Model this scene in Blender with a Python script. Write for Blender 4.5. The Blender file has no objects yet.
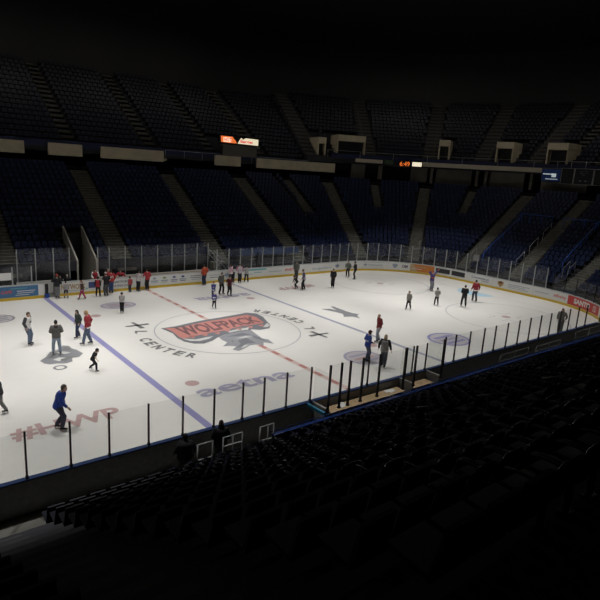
import bpy, bmesh, math, random
from mathutils import Vector, Matrix, Quaternion
random.seed(7)
SC = bpy.context.scene
COL = SC.collection
PI = math.pi

# ------------------------------------------------------------------ materials
MATS = {}
def mat(name, col, rough=.6, metal=0., emit=0., noise=0., scale=6., spec=.5, bump=0.):
    if name in MATS: return MATS[name]
    m = bpy.data.materials.new(name); m.use_nodes = True
    nt = m.node_tree; b = nt.nodes['Principled BSDF']
    c = (*col, 1)
    b.inputs['Base Color'].default_value = c
    b.inputs['Roughness'].default_value = rough
    b.inputs['Metallic'].default_value = metal
    b.inputs['Specular IOR Level'].default_value = spec
    if emit:
        b.inputs['Emission Color'].default_value = c
        b.inputs['Emission Strength'].default_value = emit
    if noise or bump:
        tc = nt.nodes.new('ShaderNodeTexCoord')
        n = nt.nodes.new('ShaderNodeTexNoise'); n.inputs['Scale'].default_value = scale
        n.inputs['Detail'].default_value = 5
        nt.links.new(tc.outputs['Object'], n.inputs['Vector'])
        if noise:
            r = nt.nodes.new('ShaderNodeValToRGB')
            r.color_ramp.elements[0].position = .3; r.color_ramp.elements[1].position = .7
            r.color_ramp.elements[0].color = (*[max(0, v*(1-noise)) for v in col], 1)
            r.color_ramp.elements[1].color = (*[min(1, v*(1+noise)) for v in col], 1)
            nt.links.new(n.outputs['Fac'], r.inputs['Fac'])
            nt.links.new(r.outputs['Color'], b.inputs['Base Color'])
        if bump:
            bp = nt.nodes.new('ShaderNodeBump'); bp.inputs['Strength'].default_value = bump
            bp.inputs['Distance'].default_value = .02
            nt.links.new(n.outputs['Fac'], bp.inputs['Height'])
            nt.links.new(bp.outputs['Normal'], b.inputs['Normal'])
    MATS[name] = m
    return m

def ice_material():
    m = bpy.data.materials.new('ice'); m.use_nodes = True
    nt = m.node_tree; b = nt.nodes['Principled BSDF']
    tc = nt.nodes.new('ShaderNodeTexCoord')
    n1 = nt.nodes.new('ShaderNodeTexNoise'); n1.inputs['Scale'].default_value = .35; n1.inputs['Detail'].default_value = 6
    mp = nt.nodes.new('ShaderNodeMapping'); mp.inputs['Scale'].default_value = (.5, 6, 1)
    mp.inputs['Rotation'].default_value = (0, 0, .5)
    n2 = nt.nodes.new('ShaderNodeTexNoise'); n2.inputs['Scale'].default_value = 1.6; n2.inputs['Detail'].default_value = 8
    mx = nt.nodes.new('ShaderNodeMix'); mx.inputs[0].default_value = .5
    r = nt.nodes.new('ShaderNodeValToRGB')
    r.color_ramp.elements[0].position = .32; r.color_ramp.elements[1].position = .68
    r.color_ramp.elements[0].color = (.755, .735, .70, 1); r.color_ramp.elements[1].color = (.81, .79, .75, 1)
    nt.links.new(tc.outputs['Object'], n1.inputs['Vector'])
    nt.links.new(tc.outputs['Object'], mp.inputs['Vector']); nt.links.new(mp.outputs['Vector'], n2.inputs['Vector'])
    nt.links.new(n1.outputs['Fac'], mx.inputs[2]); nt.links.new(n2.outputs['Fac'], mx.inputs[3])
    nt.links.new(mx.outputs[0], r.inputs['Fac']); nt.links.new(r.outputs['Color'], b.inputs['Base Color'])
    b.inputs['Roughness'].default_value = .38
    b.inputs['Specular IOR Level'].default_value = .22
    MATS['ice'] = m
    return m

def glass_material(name, tint, haze):
    m = bpy.data.materials.new(name); m.use_nodes = True
    nt = m.node_tree; nt.nodes.clear()
    o = nt.nodes.new('ShaderNodeOutputMaterial')
    t = nt.nodes.new('ShaderNodeBsdfTransparent'); t.inputs['Color'].default_value = (*tint, 1)
    g = nt.nodes.new('ShaderNodeBsdfGlossy'); g.inputs['Roughness'].default_value = .06
    d = nt.nodes.new('ShaderNodeBsdfDiffuse'); d.inputs['Color'].default_value = (.7, .72, .72, 1)
    lw = nt.nodes.new('ShaderNodeLayerWeight'); lw.inputs['Blend'].default_value = .5
    pw = nt.nodes.new('ShaderNodeMath'); pw.operation = 'POWER'; pw.inputs[1].default_value = 5.
    nt.links.new(lw.outputs['Facing'], pw.inputs[0])
    f = nt.nodes.new('ShaderNodeMath'); f.operation = 'MULTIPLY_ADD'; f.inputs[1].default_value = .22; f.inputs[2].default_value = .015
    nt.links.new(pw.outputs[0], f.inputs[0])
    n = nt.nodes.new('ShaderNodeTexNoise'); n.inputs['Scale'].default_value = 2.5
    tc = nt.nodes.new('ShaderNodeTexCoord'); nt.links.new(tc.outputs['Object'], n.inputs['Vector'])
    mm = nt.nodes.new('ShaderNodeMath'); mm.operation = 'MULTIPLY'; mm.inputs[1].default_value = haze*2
    nt.links.new(n.outputs['Fac'], mm.inputs[0])
    m1 = nt.nodes.new('ShaderNodeMixShader'); m2 = nt.nodes.new('ShaderNodeMixShader')
    nt.links.new(mm.outputs[0], m1.inputs[0]); nt.links.new(t.outputs[0], m1.inputs[1]); nt.links.new(d.outputs[0], m1.inputs[2])
    nt.links.new(f.outputs[0], m2.inputs[0]); nt.links.new(m1.outputs[0], m2.inputs[1]); nt.links.new(g.outputs[0], m2.inputs[2])
    nt.links.new(m2.outputs[0], o.inputs[0])
    MATS[name] = m
    return m

ICE = ice_material()
GLASS = glass_material('near_glass', (.965, .97, .965), .005)
GLASS_FAR = glass_material('far_glass', (.93, .94, .95), .016)
M = mat
M('concrete', (.17, .165, .145), .9, noise=.25, scale=1.5)
M('tread', (.035, .035, .042), .9, noise=.2, scale=1.2)
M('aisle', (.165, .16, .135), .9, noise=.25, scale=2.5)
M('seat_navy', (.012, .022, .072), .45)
M('seat_near_dim', (.003, .0045, .014), .45, spec=.14)  # seat navy darkened, the gloom of the near stand is in the colour
M('seat_glint', (.03, .032, .045), .16, spec=1.)
M('seat_frame', (.012, .012, .016), .4)
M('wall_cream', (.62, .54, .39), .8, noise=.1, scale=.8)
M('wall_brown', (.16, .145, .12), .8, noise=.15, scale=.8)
M('ledge', (.58, .52, .41), .8, noise=.08)
M('dark', (.012, .012, .014), .8)
M('black', (.006, .006, .007), .5)
M('post_black', (.010, .010, .011), .45)
M('post_grey', (.42, .44, .44), .4, metal=.3)
M('rail_white', (.62, .63, .62), .4)
M('rail_grey', (.4, .4, .4), .4)
M('rail_blue', (.02, .09, .42), .4)
M('blue_cap', (.008, .035, .13), .4)
M('board_white', (.68, .67, .64), .45)
M('board_grey', (.30, .295, .28), .6, noise=.15)
M('cap_pale', (.5, .52, .52), .4)
M('kick_yellow', (.62, .42, .03), .5)
M('teal', (.16, .38, .40), .5)
M('teal_rail', (.03, .2, .32), .5)
M('wood', (.45, .31, .17), .6, noise=.2)
M('paper', (.75, .75, .73), .7)
M('deck_blue', (.012, .02, .07), .7)
M('parapet', (.42, .40, .35), .8, noise=.1)
M('pipe_grey', (.20, .20, .20), .4)
M('band_blue', (.010, .04, .15), .7)

# ------------------------------------------------------------------ mesh helpers
class MB:
    def __init__(s): s.v = []; s.f = []; s.m = []; s.sm = []
    def face(s, pts, mi=0, sm=False):
        n = len(s.v); s.v += [tuple(p) for p in pts]; s.f.append(tuple(range(n, n+len(pts)))); s.m.append(mi); s.sm.append(sm)
    def hexa(s, p, mi=0):       # 8 points: bottom 4 ccw, top 4 ccw
        n = len(s.v); s.v += [tuple(q) for q in p]
        for f in ((3,2,1,0),(4,5,6,7),(0,1,5,4),(1,2,6,5),(2,3,7,6),(3,0,4,7)):
            s.f.append(tuple(n+i for i in f)); s.m.append(mi); s.sm.append(False)
    def box(s, c, h, mi=0, rz=0.):
        cs, sn = math.cos(rz), math.sin(rz); P = []
        for z in (-1, 1):
            for x, y in ((-1,-1),(1,-1),(1,1),(-1,1)):
                dx, dy = x*h[0], y*h[1]
                P.append((c[0]+dx*cs-dy*sn, c[1]+dx*sn+dy*cs, c[2]+z*h[2]))
        s.hexa(P, mi)
    def loft(s, rings, mi=0, cap=True, sm=True):
        n0 = len(s.v); k = len(rings[0])
        for r in rings: s.v += [tuple(p) for p in r]
        for i in range(len(rings)-1):
            for j in range(k):
                a = n0+i*k+j; b = n0+i*k+(j+1) % k
                s.f.append((a, b, b+k, a+k)); s.m.append(mi); s.sm.append(sm)
        if cap:
            s.f.append(tuple(n0+j for j in reversed(range(k)))); s.m.append(mi); s.sm.append(sm)
            s.f.append(tuple(n0+(len(rings)-1)*k+j for j in range(k))); s.m.append(mi); s.sm.append(sm)
    def tube(s, pts, rad, n=8, mi=0, side=None, sm=True):
        pts = [Vector(p) for p in pts]; rings = []
        prev = Vector(side) if side else None
        for i, p in enumerate(pts):
            d = (pts[min(i+1, len(pts)-1)]-pts[max(i-1, 0)])
            d = d.normalized() if d.length > 1e-9 else Vector((0,0,1))
            if prev is None:
                prev = Vector((1,0,0)) if abs(d.x) < .9 else Vector((0,1,0))
            a = (prev-d*prev.dot(d)); a = a.normalized() if a.length > 1e-6 else d.orthogonal().normalized()
            b = d.cross(a); prev = a
            r = rad[i] if isinstance(rad, (list, tuple)) else rad
            ra, rb = r if isinstance(r, (list, tuple)) else (r, r)
            rings.append([p+a*ra*math.cos(2*PI*j/n)+b*rb*math.sin(2*PI*j/n) for j in range(n)])
        s.loft(rings, mi, sm=sm)
    def ellipsoid(s, c, r, mi=0, nu=12, nv=8, fn=None):
        rings = []
        for i in range(nv+1):
            t = -PI/2+PI*i/nv; ct = max(math.cos(t), .02); st = math.sin(t)
            ring = []
            for j in range(nu):
                a = 2*PI*j/nu; u = Vector((math.cos(a)*ct, math.sin(a)*ct, st))
                k = fn(u) if fn else 1.
                ring.append((c[0]+u.x*r[0]*k, c[1]+u.y*r[1]*k, c[2]+u.z*r[2]*k))
            rings.append(ring)
        s.loft(rings, mi)
    def mesh(s, name, mats):
        me = bpy.data.meshes.new(name); me.from_pydata(s.v, [], s.f); me.validate()
        for m in mats: me.materials.append(m if not isinstance(m, str) else MATS[m])
        if len(me.polygons) == len(s.m):
            me.polygons.foreach_set('material_index', s.m); me.polygons.foreach_set('use_smooth', s.sm)
        me.update()
        return me
    def build(s, name, mats, parent=None, loc=None, rz=0., bevel=0.):
        if not isinstance(mats, (list, tuple)): mats = [mats]
        o = bpy.data.objects.new(name, s.mesh(name, mats)); COL.objects.link(o)
        if parent: o.parent = parent
        if loc is not None: o.location = loc
        if rz: o.rotation_euler = (0, 0, rz)
        if bevel:
            b = o.modifiers.new('bevel', 'BEVEL'); b.width = bevel; b.segments = 2
        return o

USED = {}
def tag(o, label, cat, group=None, kind=None):
    if label: o['label'] = label
    if cat: o['category'] = cat
    if group: o['group'] = group
    if kind: o['kind'] = kind
    return o
def empty(name, loc=(0,0,0), rz=0.):
    o = bpy.data.objects.new(name, None); COL.objects.link(o); o.location = loc; o.rotation_euler = (0,0,rz)
    o.empty_display_size = .1
    return o
def copy_tree(o, parent=None):
    c = o.copy(); COL.objects.link(c); c.parent = parent
    for ch in list(o.children): copy_tree(ch, c)
    return c
ORD = ['first','second','third','fourth','fifth','sixth','seventh','eighth','ninth','tenth','eleventh','twelfth','thirteenth','fourteenth','fifteenth','sixteenth','seventeenth','eighteenth','nineteenth','twentieth']
TENS = {2: 'twenty', 3: 'thirty', 4: 'forty', 5: 'fifty', 6: 'sixty', 7: 'seventy'}
def ordw(n):        # 1-based
    if n <= 20: return ORD[n-1]
    t, u = divmod(n, 10)
    return (TENS[t][:-1]+'ieth') if u == 0 else TENS[t]+'-'+ORD[u-1]

def glyphs(text, w=None, h=None, bold=.0, slant=0.):
    """flat text as (verts2d, faces), centred, scaled to w x h"""
    cu = bpy.data.curves.new('t', 'FONT'); cu.body = text; cu.size = 1; cu.offset = bold; cu.shear = slant
    cu.resolution_u = 3
    ob = bpy.data.objects.new('t', cu); COL.objects.link(ob)
    dg = bpy.context.evaluated_depsgraph_get(); dg.update()
    me = bpy.data.meshes.new_from_object(ob.evaluated_get(dg))
    V = [(v.co.x, v.co.y) for v in me.vertices]; F = [tuple(p.vertices) for p in me.polygons]
    bpy.data.objects.remove(ob); bpy.data.curves.remove(cu); bpy.data.meshes.remove(me)
    x0, x1 = min(v[0] for v in V), max(v[0] for v in V); y0, y1 = min(v[1] for v in V), max(v[1] for v in V)
    if w is None and h is None: sx = sy = 1
    elif w is None: sx = sy = h/(y1-y0)
    elif h is None: sx = sy = w/(x1-x0)
    else: sx, sy = w/(x1-x0), h/(y1-y0)
    return [((x-(x0+x1)/2)*sx, (y-(y0+y1)/2)*sy) for x, y in V], F
def add_flat(mb, V, F, fn, mi=0):
    n = len(mb.v); mb.v += [tuple(fn(x, y)) for x, y in V]
    for f in F: mb.f.append(tuple(n+i for i in f)); mb.m.append(mi); mb.sm.append(False)

# ------------------------------------------------------------------ rink path
R = 8.53; CX = 21.95; CY = 4.42; L1 = 2*CX; AR = R*PI/2; L2 = 2*CY
SEND = L1+2*AR+L2+L1
def PT(s, d, z=0.):
    if s <= L1: return Vector((s-CX, CY+R+d, z))
    t = s-L1
    if t <= AR:
        a = t/R; return Vector((CX+(R+d)*math.sin(a), CY+(R+d)*math.cos(a), z))
    t -= AR
    if t <= L2: return Vector((CX+R+d, CY-t, z))
    t -= L2
    if t <= AR:
        a = t/R; return Vector((CX+(R+d)*math.cos(a), -CY-(R+d)*math.sin(a), z))
    t -= AR
    return Vector((CX-t, -CY-R-d, z))
def ang(s):     # heading of the path (direction of growing s)
    a = PT(s-.01, 0); b = PT(s+.01, 0); return math.atan2(b.y-a.y, b.x-a.x)
BRK = [L1, L1+AR, L1+AR+L2, L1+2*AR+L2]
def srange(s0, s1, step=.6):
    """sample stations: dense on the curves"""
    out = [s0]; s = s0
    while s < s1-1e-6:
        inarc = (BRK[0]-1e-6 <= s < BRK[1]-1e-6) or (BRK[2]-1e-6 <= s < BRK[3]-1e-6)
        nx = s+(step if inarc else 4.)
        for b in BRK:
            if s < b-1e-6 < nx: nx = b
        s = min(nx, s1); out.append(s)
    return out
def strip(mb, s0, s1, prof, mi=None, step=.6, caps=True):
    """sweep a closed (d, z) profile along the path; mi = material per profile edge"""
    st = srange(s0, s1, step); k = len(prof); n0 = len(mb.v)
    for s in st:
        for d, z in prof: mb.v.append(tuple(PT(s, d, z)))
    for i in range(len(st)-1):
        for j in range(k):
            a = n0+i*k+j; b = n0+i*k+(j+1) % k
            mb.f.append((a, b, b+k, a+k)); mb.m.append(mi[j] if mi else 0); mb.sm.append(False)
    if caps:
        mb.f.append(tuple(n0+j for j in range(k))); mb.m.append(mi[0] if mi else 0); mb.sm.append(False)
        e = n0+(len(st)-1)*k
        mb.f.append(tuple(e+j for j in reversed(range(k)))); mb.m.append(mi[0] if mi else 0); mb.sm.append(False)
def rect(d0, d1, z0, z1): return [(d0, z0), (d1, z0), (d1, z1), (d0, z1)]

# ------------------------------------------------------------------ ice (setting)
mb = MB()
pts = []
for cx, cy, a0 in ((CX, CY, 0), (-CX, CY, 90), (-CX, -CY, 180), (CX, -CY, 270)):
    for i in range(17):
        a = math.radians(a0+90*i/16); pts.append((cx+(R+.02)*math.cos(a), cy+(R+.02)*math.sin(a), 0))
mb.face(pts)
floor = mb.build('floor', ICE); floor['kind'] = 'structure'; floor['label'] = 'white ice sheet of the hockey rink'
mb = MB(); mb.box((3, 0, -.06), (60, 46, .04))
slab = mb.build('floor', 'concrete'); slab['kind'] = 'structure'

def flat_part(name, mb, m): return mb.build(name, m, floor)
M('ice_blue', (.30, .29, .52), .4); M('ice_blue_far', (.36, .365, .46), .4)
M('ice_red', (.50, .22, .20), .4); M('ice_pink', (.68, .53, .49), .4)
M('ice_grey', (.25, .25, .265), .4); M('ice_fill', (.58, .54, .56), .4); M('ice_ring', (.46, .46, .49), .4)
M('ice_text', (.20, .20, .20), .4); M('ice_mauve', (.40, .38, .50), .4)
M('ice_hash', (.52, .36, .35), .4); M('logo_red', (.58, .25, .22), .4); M('logo_grey', (.19, .195, .215), .4)
M('logo_light', (.62, .61, .59), .4); M('logo_dark', (.20, .11, .115), .4); M('logo_mid', (.30, .305, .33), .4); M('crease', (.45, .66, .78), .4)
def quad(mb, x0, y0, x1, y1, z, mi=0): mb.face([(x0,y0,z),(x1,y0,z),(x1,y1,z),(x0,y1,z)], mi)
def ring(mb, cx, cy, r0, r1, z, a0=0, a1=360, n=64, mi=0, sy=1.):
    for i in range(n):
        a = math.radians(a0+(a1-a0)*i/n); b = math.radians(a0+(a1-a0)*(i+1)/n)
        mb.face([(cx+r0*math.cos(a), cy+sy*r0*math.sin(a), z), (cx+r1*math.cos(a), cy+sy*r1*math.sin(a), z),
                 (cx+r1*math.cos(b), cy+sy*r1*math.sin(b), z), (cx+r0*math.cos(b), cy+sy*r0*math.sin(b), z)], mi)
def disc(mb, cx, cy, r, z, n=32, mi=0, sy=1.):
    mb.face([(cx+r*math.cos(2*PI*i/n), cy+sy*r*math.sin(2*PI*i/n), z) for i in range(n)], mi)
def poly(mb, pts, z, mi=0): mb.face([(x, y, z) for x, y in reversed(pts)] if area(pts) < 0 else [(x, y, z) for x, y in pts], mi)
def area(p): return sum(p[i][0]*p[(i+1) % len(p)][1]-p[(i+1) % len(p)][0]*p[i][1] for i in range(len(p)))
Z1, Z2, Z3, Z4, Z5 = .004, .008, .012, .016, .020
mb = MB(); quad(mb, -7.62-.17, -12.94, -7.62+.17, 12.94, Z1); flat_part('blue_line', mb, 'ice_blue')
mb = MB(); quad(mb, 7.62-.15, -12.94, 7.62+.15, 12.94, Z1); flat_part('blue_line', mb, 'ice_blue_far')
mb = MB(); quad(mb, -.17, -12.94, .17, 12.94, Z1, 0)
y = -12.8
while y < 12.7:
    quad(mb, -.13, y, .13, y+.62, Z2, 1); y += 1.24
mb.build('center_line', ['ice_pink', 'ice_red'], floor)
mb = MB(); ring(mb, 0, 0, 4.53, 4.60, Z2, n=96); flat_part('center_circle', mb, 'ice_ring')
for x, y in ((-6.1,-6.7),(-6.1,6.7),(6.1,6.7),(6.1,-6.7),(21.03,6.7),(21.03,-6.7)):
    mb = MB(); disc(mb, x, y, .34, Z1); flat_part('faceoff_dot', mb, 'ice_hash')
for y in (6.7, -6.7):
    mb = MB(); ring(mb, 21.03, y, 4.53, 4.61, Z1, n=80)
    for sx in (-1, 1):
        for sy in (-1, 1):
            quad(mb, 21.03+sx*.6-(.9 if sx < 0 else 0), y+sy*.55-.03, 21.03+sx*.6+(.9 if sx > 0 else 0), y+sy*.55+.03, Z1)
            quad(mb, 21.03+sx*.6-.03, y+sy*.55-(.7 if sy < 0 else 0), 21.03+sx*.6+.03, y+sy*.55+(.7 if sy > 0 else 0), Z1)
    flat_part('faceoff_circle', mb, 'ice_ring')
mb = MB(); mb.face([(27.13+0-1.83*math.sin(PI*i/20), 1.83*math.cos(PI*i/20), Z1) for i in range(21)]); flat_part('goal_crease', mb, 'crease')
mb = MB(); quad(mb, 27.11, -11.2, 27.16, 11.2, Z2); flat_part('goal_line', mb, 'ice_pink')

# centre emblem
back = [(-3.59,2.18),(-2.63,2.19),(-1.42,2.49),(-.2,2.7),(1.16,2.79),(2.29,2.92),(3.28,3.04),(3.85,2.62),(3.77,1.62),(3.35,.54),(3.07,-.26),(2.53,-.9),(1.78,-.9),(1.38,-.58),(.86,-.68),(.12,-.67),(-.65,-.75),(-1.4,-1.05),(-2.05,-1.48),(-2.7,-1.7),(-3.21,-1.43),(-3.53,-.82),(-3.59,-.03),(-3.4,.9)]
red = [(-3.37,2.07),(-2.61,1.81),(-1.58,2.05),(-.44,2.27),(.92,2.37),(2.26,2.49),(3.05,2.55),(3.32,1.83),(2.96,.33),(2.27,.27),(1.65,.29),(1.05,.33),(.35,.17),(-.49,0),(-1.37,-.03),(-2.13,-.15),(-2.87,-.29),(-3.37,-.36),(-3.39,.25),(-3.26,1.18)]
belly = [(-3.4,-.3),(-2.74,-.8),(-2.03,-.72),(-1.56,-.74),(-2.02,-1.06),(-2.7,-1.21),(-3.21,-.94)]
wolf = [(-1.34,-1.08),(-.49,-.71),(.29,-.64),(.86,-.68),(1.27,-.52),(1.06,-1.51),(.87,-2.45),(1.08,-2.79),(.91,-3.65),(.68,-3.35),(.5,-3.15),(.12,-3.69),(-.06,-3.28),(-.53,-3.24),(-1.19,-3.61),(-1.63,-3.78),(-1.84,-3.42),(-1.33,-3.03),(-1.66,-2.75),(-1.99,-2.64),(-1.4,-2.15),(-1.44,-1.59)]
wolfw = [(-.21,-.26),(.76,-.14),(1.46,-.11),(1.09,-.55),(.41,-.45),(-.32,-.56)]
wolfd = [(-.7,-2.19),(.05,-1.92),(.04,-3.02),(-.43,-2.87),(-1.14,-3.23),(-1.54,-3.32),(-.85,-2.76)]
mb = MB(); poly(mb, back, Z3, 0); poly(mb, wolf, Z3, 3); poly(mb, red, Z4, 1); poly(mb, belly, Z4, 2); poly(mb, wolfw, Z4, 2); poly(mb, wolfd, Z4, 0)
poly(mb, [(-.9,-1.2),(.4,-.95),(.75,-1.5),(-.1,-1.45)], Z4, 0); poly(mb, [(2.75,-.1),(3.1,.2),(3.0,-.35),(2.6,-.6),(2.3,-.5)], Z4, 2)
poly(mb, [(-.6,-1.75),(.2,-1.6),(.5,-1.95),(-.1,-1.9)], Z5, 2); poly(mb, [(-1.3,-3.45),(-.8,-3.05),(-.5,-3.1),(-1.0,-3.4)], Z5, 2)
poly(mb, [(.45,-2.2),(.7,-1.6),(.85,-2.3),(.8,-3.0)], Z4, 0); poly(mb, [(-1.3,-1.5),(-.9,-2.0),(-1.2,-2.5),(-1.0,-1.9)], Z4, 0)
for i in range(7):      # jagged lower edge of the word band
    x = -2.9+i*.85; poly(mb, [(x, .02 if i > 2 else -.22),(x+.5, .05 if i > 2 else -.12),(x+.15, -.42 if i > 2 else -.55)], Z4, 1)
V, F = glyphs('WOLFPACK', 6.0, 1.75, .035)
add_flat(mb, V, F, lambda x, y: (x+.05+y*.12, 1.15+y*(1-.05*x)+.055*x, Z5), 4)
mb.build('center_emblem', ['logo_grey', 'logo_red', 'logo_light', 'logo_mid', 'logo_dark'], floor)
# ring lettering, twice
def arc_text(mb, txt, r, h, a0, a1):
    n = len(txt)
    for i, ch in enumerate(txt):
        if ch == ' ': continue
        a = math.radians(a0+(a1-a0)*i/(n-1))
        big = 1.0
        V, F = glyphs(ch, h*.72*big, h*big, .035)
        # tops towards the centre
        ux, uy = -math.sin(a), math.cos(a); vx, vy = -math.cos(a), -math.sin(a)
        add_flat(mb, V, F, lambda x, y: (r*math.cos(a)+x*ux+y*vx, r*math.sin(a)+x*uy+y*vy, Z3))
for off in (0, 180):
    mb = MB(); arc_text(mb, 'L CENTER', 5.35, .72, 158+off, 217+off)
    # the crossed mark that starts the word
    a = math.radians(143+off); c = Vector((5.75*math.cos(a), 5.75*math.sin(a)))
    for da in (35, -50):
        t = a+math.radians(da); dv = Vector((math.cos(t), math.sin(t))); nv = Vector((-dv.y, dv.x))
        mb.face([(*(c+dv*.74+nv*.10), Z3), (*(c-dv*.74+nv*.16), Z3), (*(c-dv*.74-nv*.16), Z3), (*(c+dv*.74-nv*.10), Z3)][::-1])
    flat_part('ring_lettering', mb, 'ice_text')
def ice_word(name, txt, cx, cy, w, h, m, rot=0, bold=.03):
    V, F = glyphs(txt, w, h, bold); mb = MB(); c, s = math.cos(rot), math.sin(rot)
    add_flat(mb, V, F, lambda x, y: (cx+x*c-y*s, cy+x*s+y*c, Z3)); return flat_part(name, mb, m)
ice_word('ice_lettering', '#HWP', -12.1, -7.98, 4.1, 1.15, 'ice_hash', 0, .03)
ice_word('ice_lettering', '#HWP', 12.2, 8.6, 4.1, 1.15, 'ice_hash', PI, .03)
ice_word('ice_lettering', 'aetna', -3.85, -7.95, 5.3, 1.05, 'ice_mauve', 0, .022)
ice_word('ice_lettering', 'aetna', 4.4, 7.95, 4.9, 1.05, 'ice_mauve', PI, .022)
g60 = [(-11.26,-.35),(-10.86,.11),(-10.48,.8),(-10.09,.96),(-9.61,1.57),(-9.36,1.34),(-9.35,.85),(-9.19,.48),(-9.1,-.22),(-9.44,-.66),(-9.79,-.64),(-9.92,-1.17),(-10.28,-1.31),(-10.61,-1.12),(-10.98,-1.08),(-11.19,-.81)]
mb = MB(); poly(mb, g60, Z2, 0); poly(mb, [(-10.68,-.5),(-10.32,-.26),(-10.05,-.5),(-10.45,-.88)], Z3, 1); poly(mb, [(-10.3,.5),(-9.9,.6),(-9.6,.2),(-9.9,.1)], Z3, 1)
poly(mb, [(-10.9,-.2),(-10.5,.4),(-10.2,.5),(-10.6,-.1)], Z3, 2); poly(mb, [(-9.7,1.2),(-9.45,1.2),(-9.5,.5),(-9.85,.7)], Z3, 2); poly(mb, [(-10.2,-1.0),(-9.95,-.7),(-9.5,-.55),(-9.9,-.35),(-10.4,-.7)], Z3, 2)
ring(mb, -10.68, -1.75, .2, .33, Z2, n=20, mi=0)
mb.build('ice_logo', ['ice_grey', 'logo_light', 'ice_text'], floor)
star = [(9.09,1.57),(9.78,1.32),(9.92,.69),(10.24,1.78),(10.53,1.81),(10.42,.22),(10.47,-.38),(10.7,-.9),(10.24,-1.15),(9.96,-1.8),(9.74,-1.15),(9.11,-.96),(9.63,-.29),(9.47,.41)]
mb = MB(); poly(mb, star, Z2); flat_part('ice_logo', mb, 'ice_grey')
def oval(cx, cy, r, sy, ms):
    mb = MB(); ring(mb, cx, cy, r*.86, r, Z2, n=40, mi=0, sy=sy)
    for k in range(3): quad(mb, cx-r*.6, cy+(k-1)*r*.4*sy-.12*r, cx+r*.6, cy+(k-1)*r*.4*sy+.08*r, Z2, 1 if k == 1 else 0)
    disc(mb, cx, cy, r*.86, Z1, 40, 2, sy); mb.build('ice_logo', ms+['ice_fill'], floor)
oval(-11.5, 8.5, .95, 1., ['ice_grey', 'ice_grey'])
oval(-3.8, 8.75, 1.25, .75, ['ice_mauve', 'ice_hash']); oval(4.0, -8.1, 1.2, .95, ['ice_mauve', 'ice_hash'])
oval(11.7, -8.25, 1.5, .9, ['ice_blue', 'ice_mauve'])

# ------------------------------------------------------------------ dasher boards
BH = 1.07
def boards(s0, s1, name, label, capmat, openings=()):
    root = empty(name, PT((s0+s1)/2, 0)); tag(root, label, 'rink boards', 'dasher boards round the ice')
    segs = []; a = s0
    for o0, o1 in openings: segs.append((a, o0)); a = o1
    segs.append((a, s1))
    def part(nm, prof, m):
        mb = MB()
        for a, b in segs: strip(mb, a, b, prof)
        o = mb.build(nm, m, root); o.matrix_parent_inverse = root.matrix_world.inverted()
        o.location = -Vector(root.location); o.matrix_parent_inverse = Matrix(); return o
    part('panel', rect(.0, .10, .18, BH-.05), 'board_white')
    part('backing', rect(.10, .16, .0, BH-.05), 'board_grey')
    part('kick_plate', rect(-.02, .10, .0, .20), 'kick_yellow')
    part('cap_rail', rect(-.015, .17, BH-.05, BH), capmat)
    return root
GATE = (14.30, 15.35)
far_b = boards(-4., L1, 'dasher_board', 'white advert-covered rink boards along the far bench side of the ice', 'cap_pale', [GATE])
end_b = boards(L1, L1+2*AR+L2, 'dasher_board', 'curved white rink boards round the far end with the red advert', 'cap_pale')
near_b = boards(L1+2*AR+L2, SEND+4, 'dasher_board', 'blue-capped rink boards on the spectators side below the near stand', 'blue_cap')

def ad(root, s0, s1, z0, z1, m, texts=(), shapes=(), label=None):
    """advert panel on the ice face of the boards; text and shapes are its sub-parts"""
    mb = MB(); st = srange(s0, s1, .4)
    for a, b in zip(st, st[1:]):
        mb.face([PT(a, -.006, z0), PT(b, -.006, z0), PT(b, -.006, z1), PT(a, -.006, z1)])
    p = mb.build('advert_panel', m, root, -Vector(root.location))
    if label: p['label'] = label
    for t in texts:
        txt, sc, zc, w, h, tm = t[:6]; bold = t[6] if len(t) > 6 else .02; slant = t[7] if len(t) > 7 else 0
        V, F = glyphs(txt, w, h, bold, slant); mb = MB()
        add_flat(mb, V, F, lambda x, y: PT(sc+x, -.012, zc+y)); q = mb.build('lettering', tm, p)
    for pl, tm in shapes:
        mb = MB(); mb.face([PT(s, -.010, z) for s, z in pl]); mb.build('emblem', tm, p)
def line_shape(s0, s1, z, h=.05): return [(s0, z-h/2), (s1, z-h/2), (s1, z+h/2), (s0, z+h/2)]
def diamond(s, z, r, h): return [(s-r, z), (s, z-h), (s+r, z), (s, z+h)]
def shield(s, z, r, h): return [(s-r, z+h*.7), (s-r*.8, z-h*.2), (s, z-h), (s+r*.8, z-h*.2), (s+r, z+h*.7), (s, z+h)]
M('ad_blue', (.06, .17, .34), .5); M('ad_red', (.55, .05, .05), .5); M('ad_redtext', (.58, .10, .08), .5); M('ad_white', (.72, .72, .70), .5)
M('ad_teal', (.15, .42, .45), .5); M('ad_brown', (.42, .25, .10), .5); M('ad_ink', (.09, .10, .13), .5); M('ad_navy', (.06, .08, .22), .5)
M('ad_greyblue', (.32, .37, .45), .5); M('ad_pale', (.68, .45, .42), .5); M('ad_orange', (.62, .22, .05), .5); M('ad_tan', (.55, .38, .22), .5); M('ad_black', (.03, .03, .035), .5)
M('ad_green', (.25, .33, .10), .5); M('ad_purple', (.16, .14, .35), .5); M('ad_gold', (.55, .36, .08), .5)
zl, zh = .22, 1.0
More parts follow.
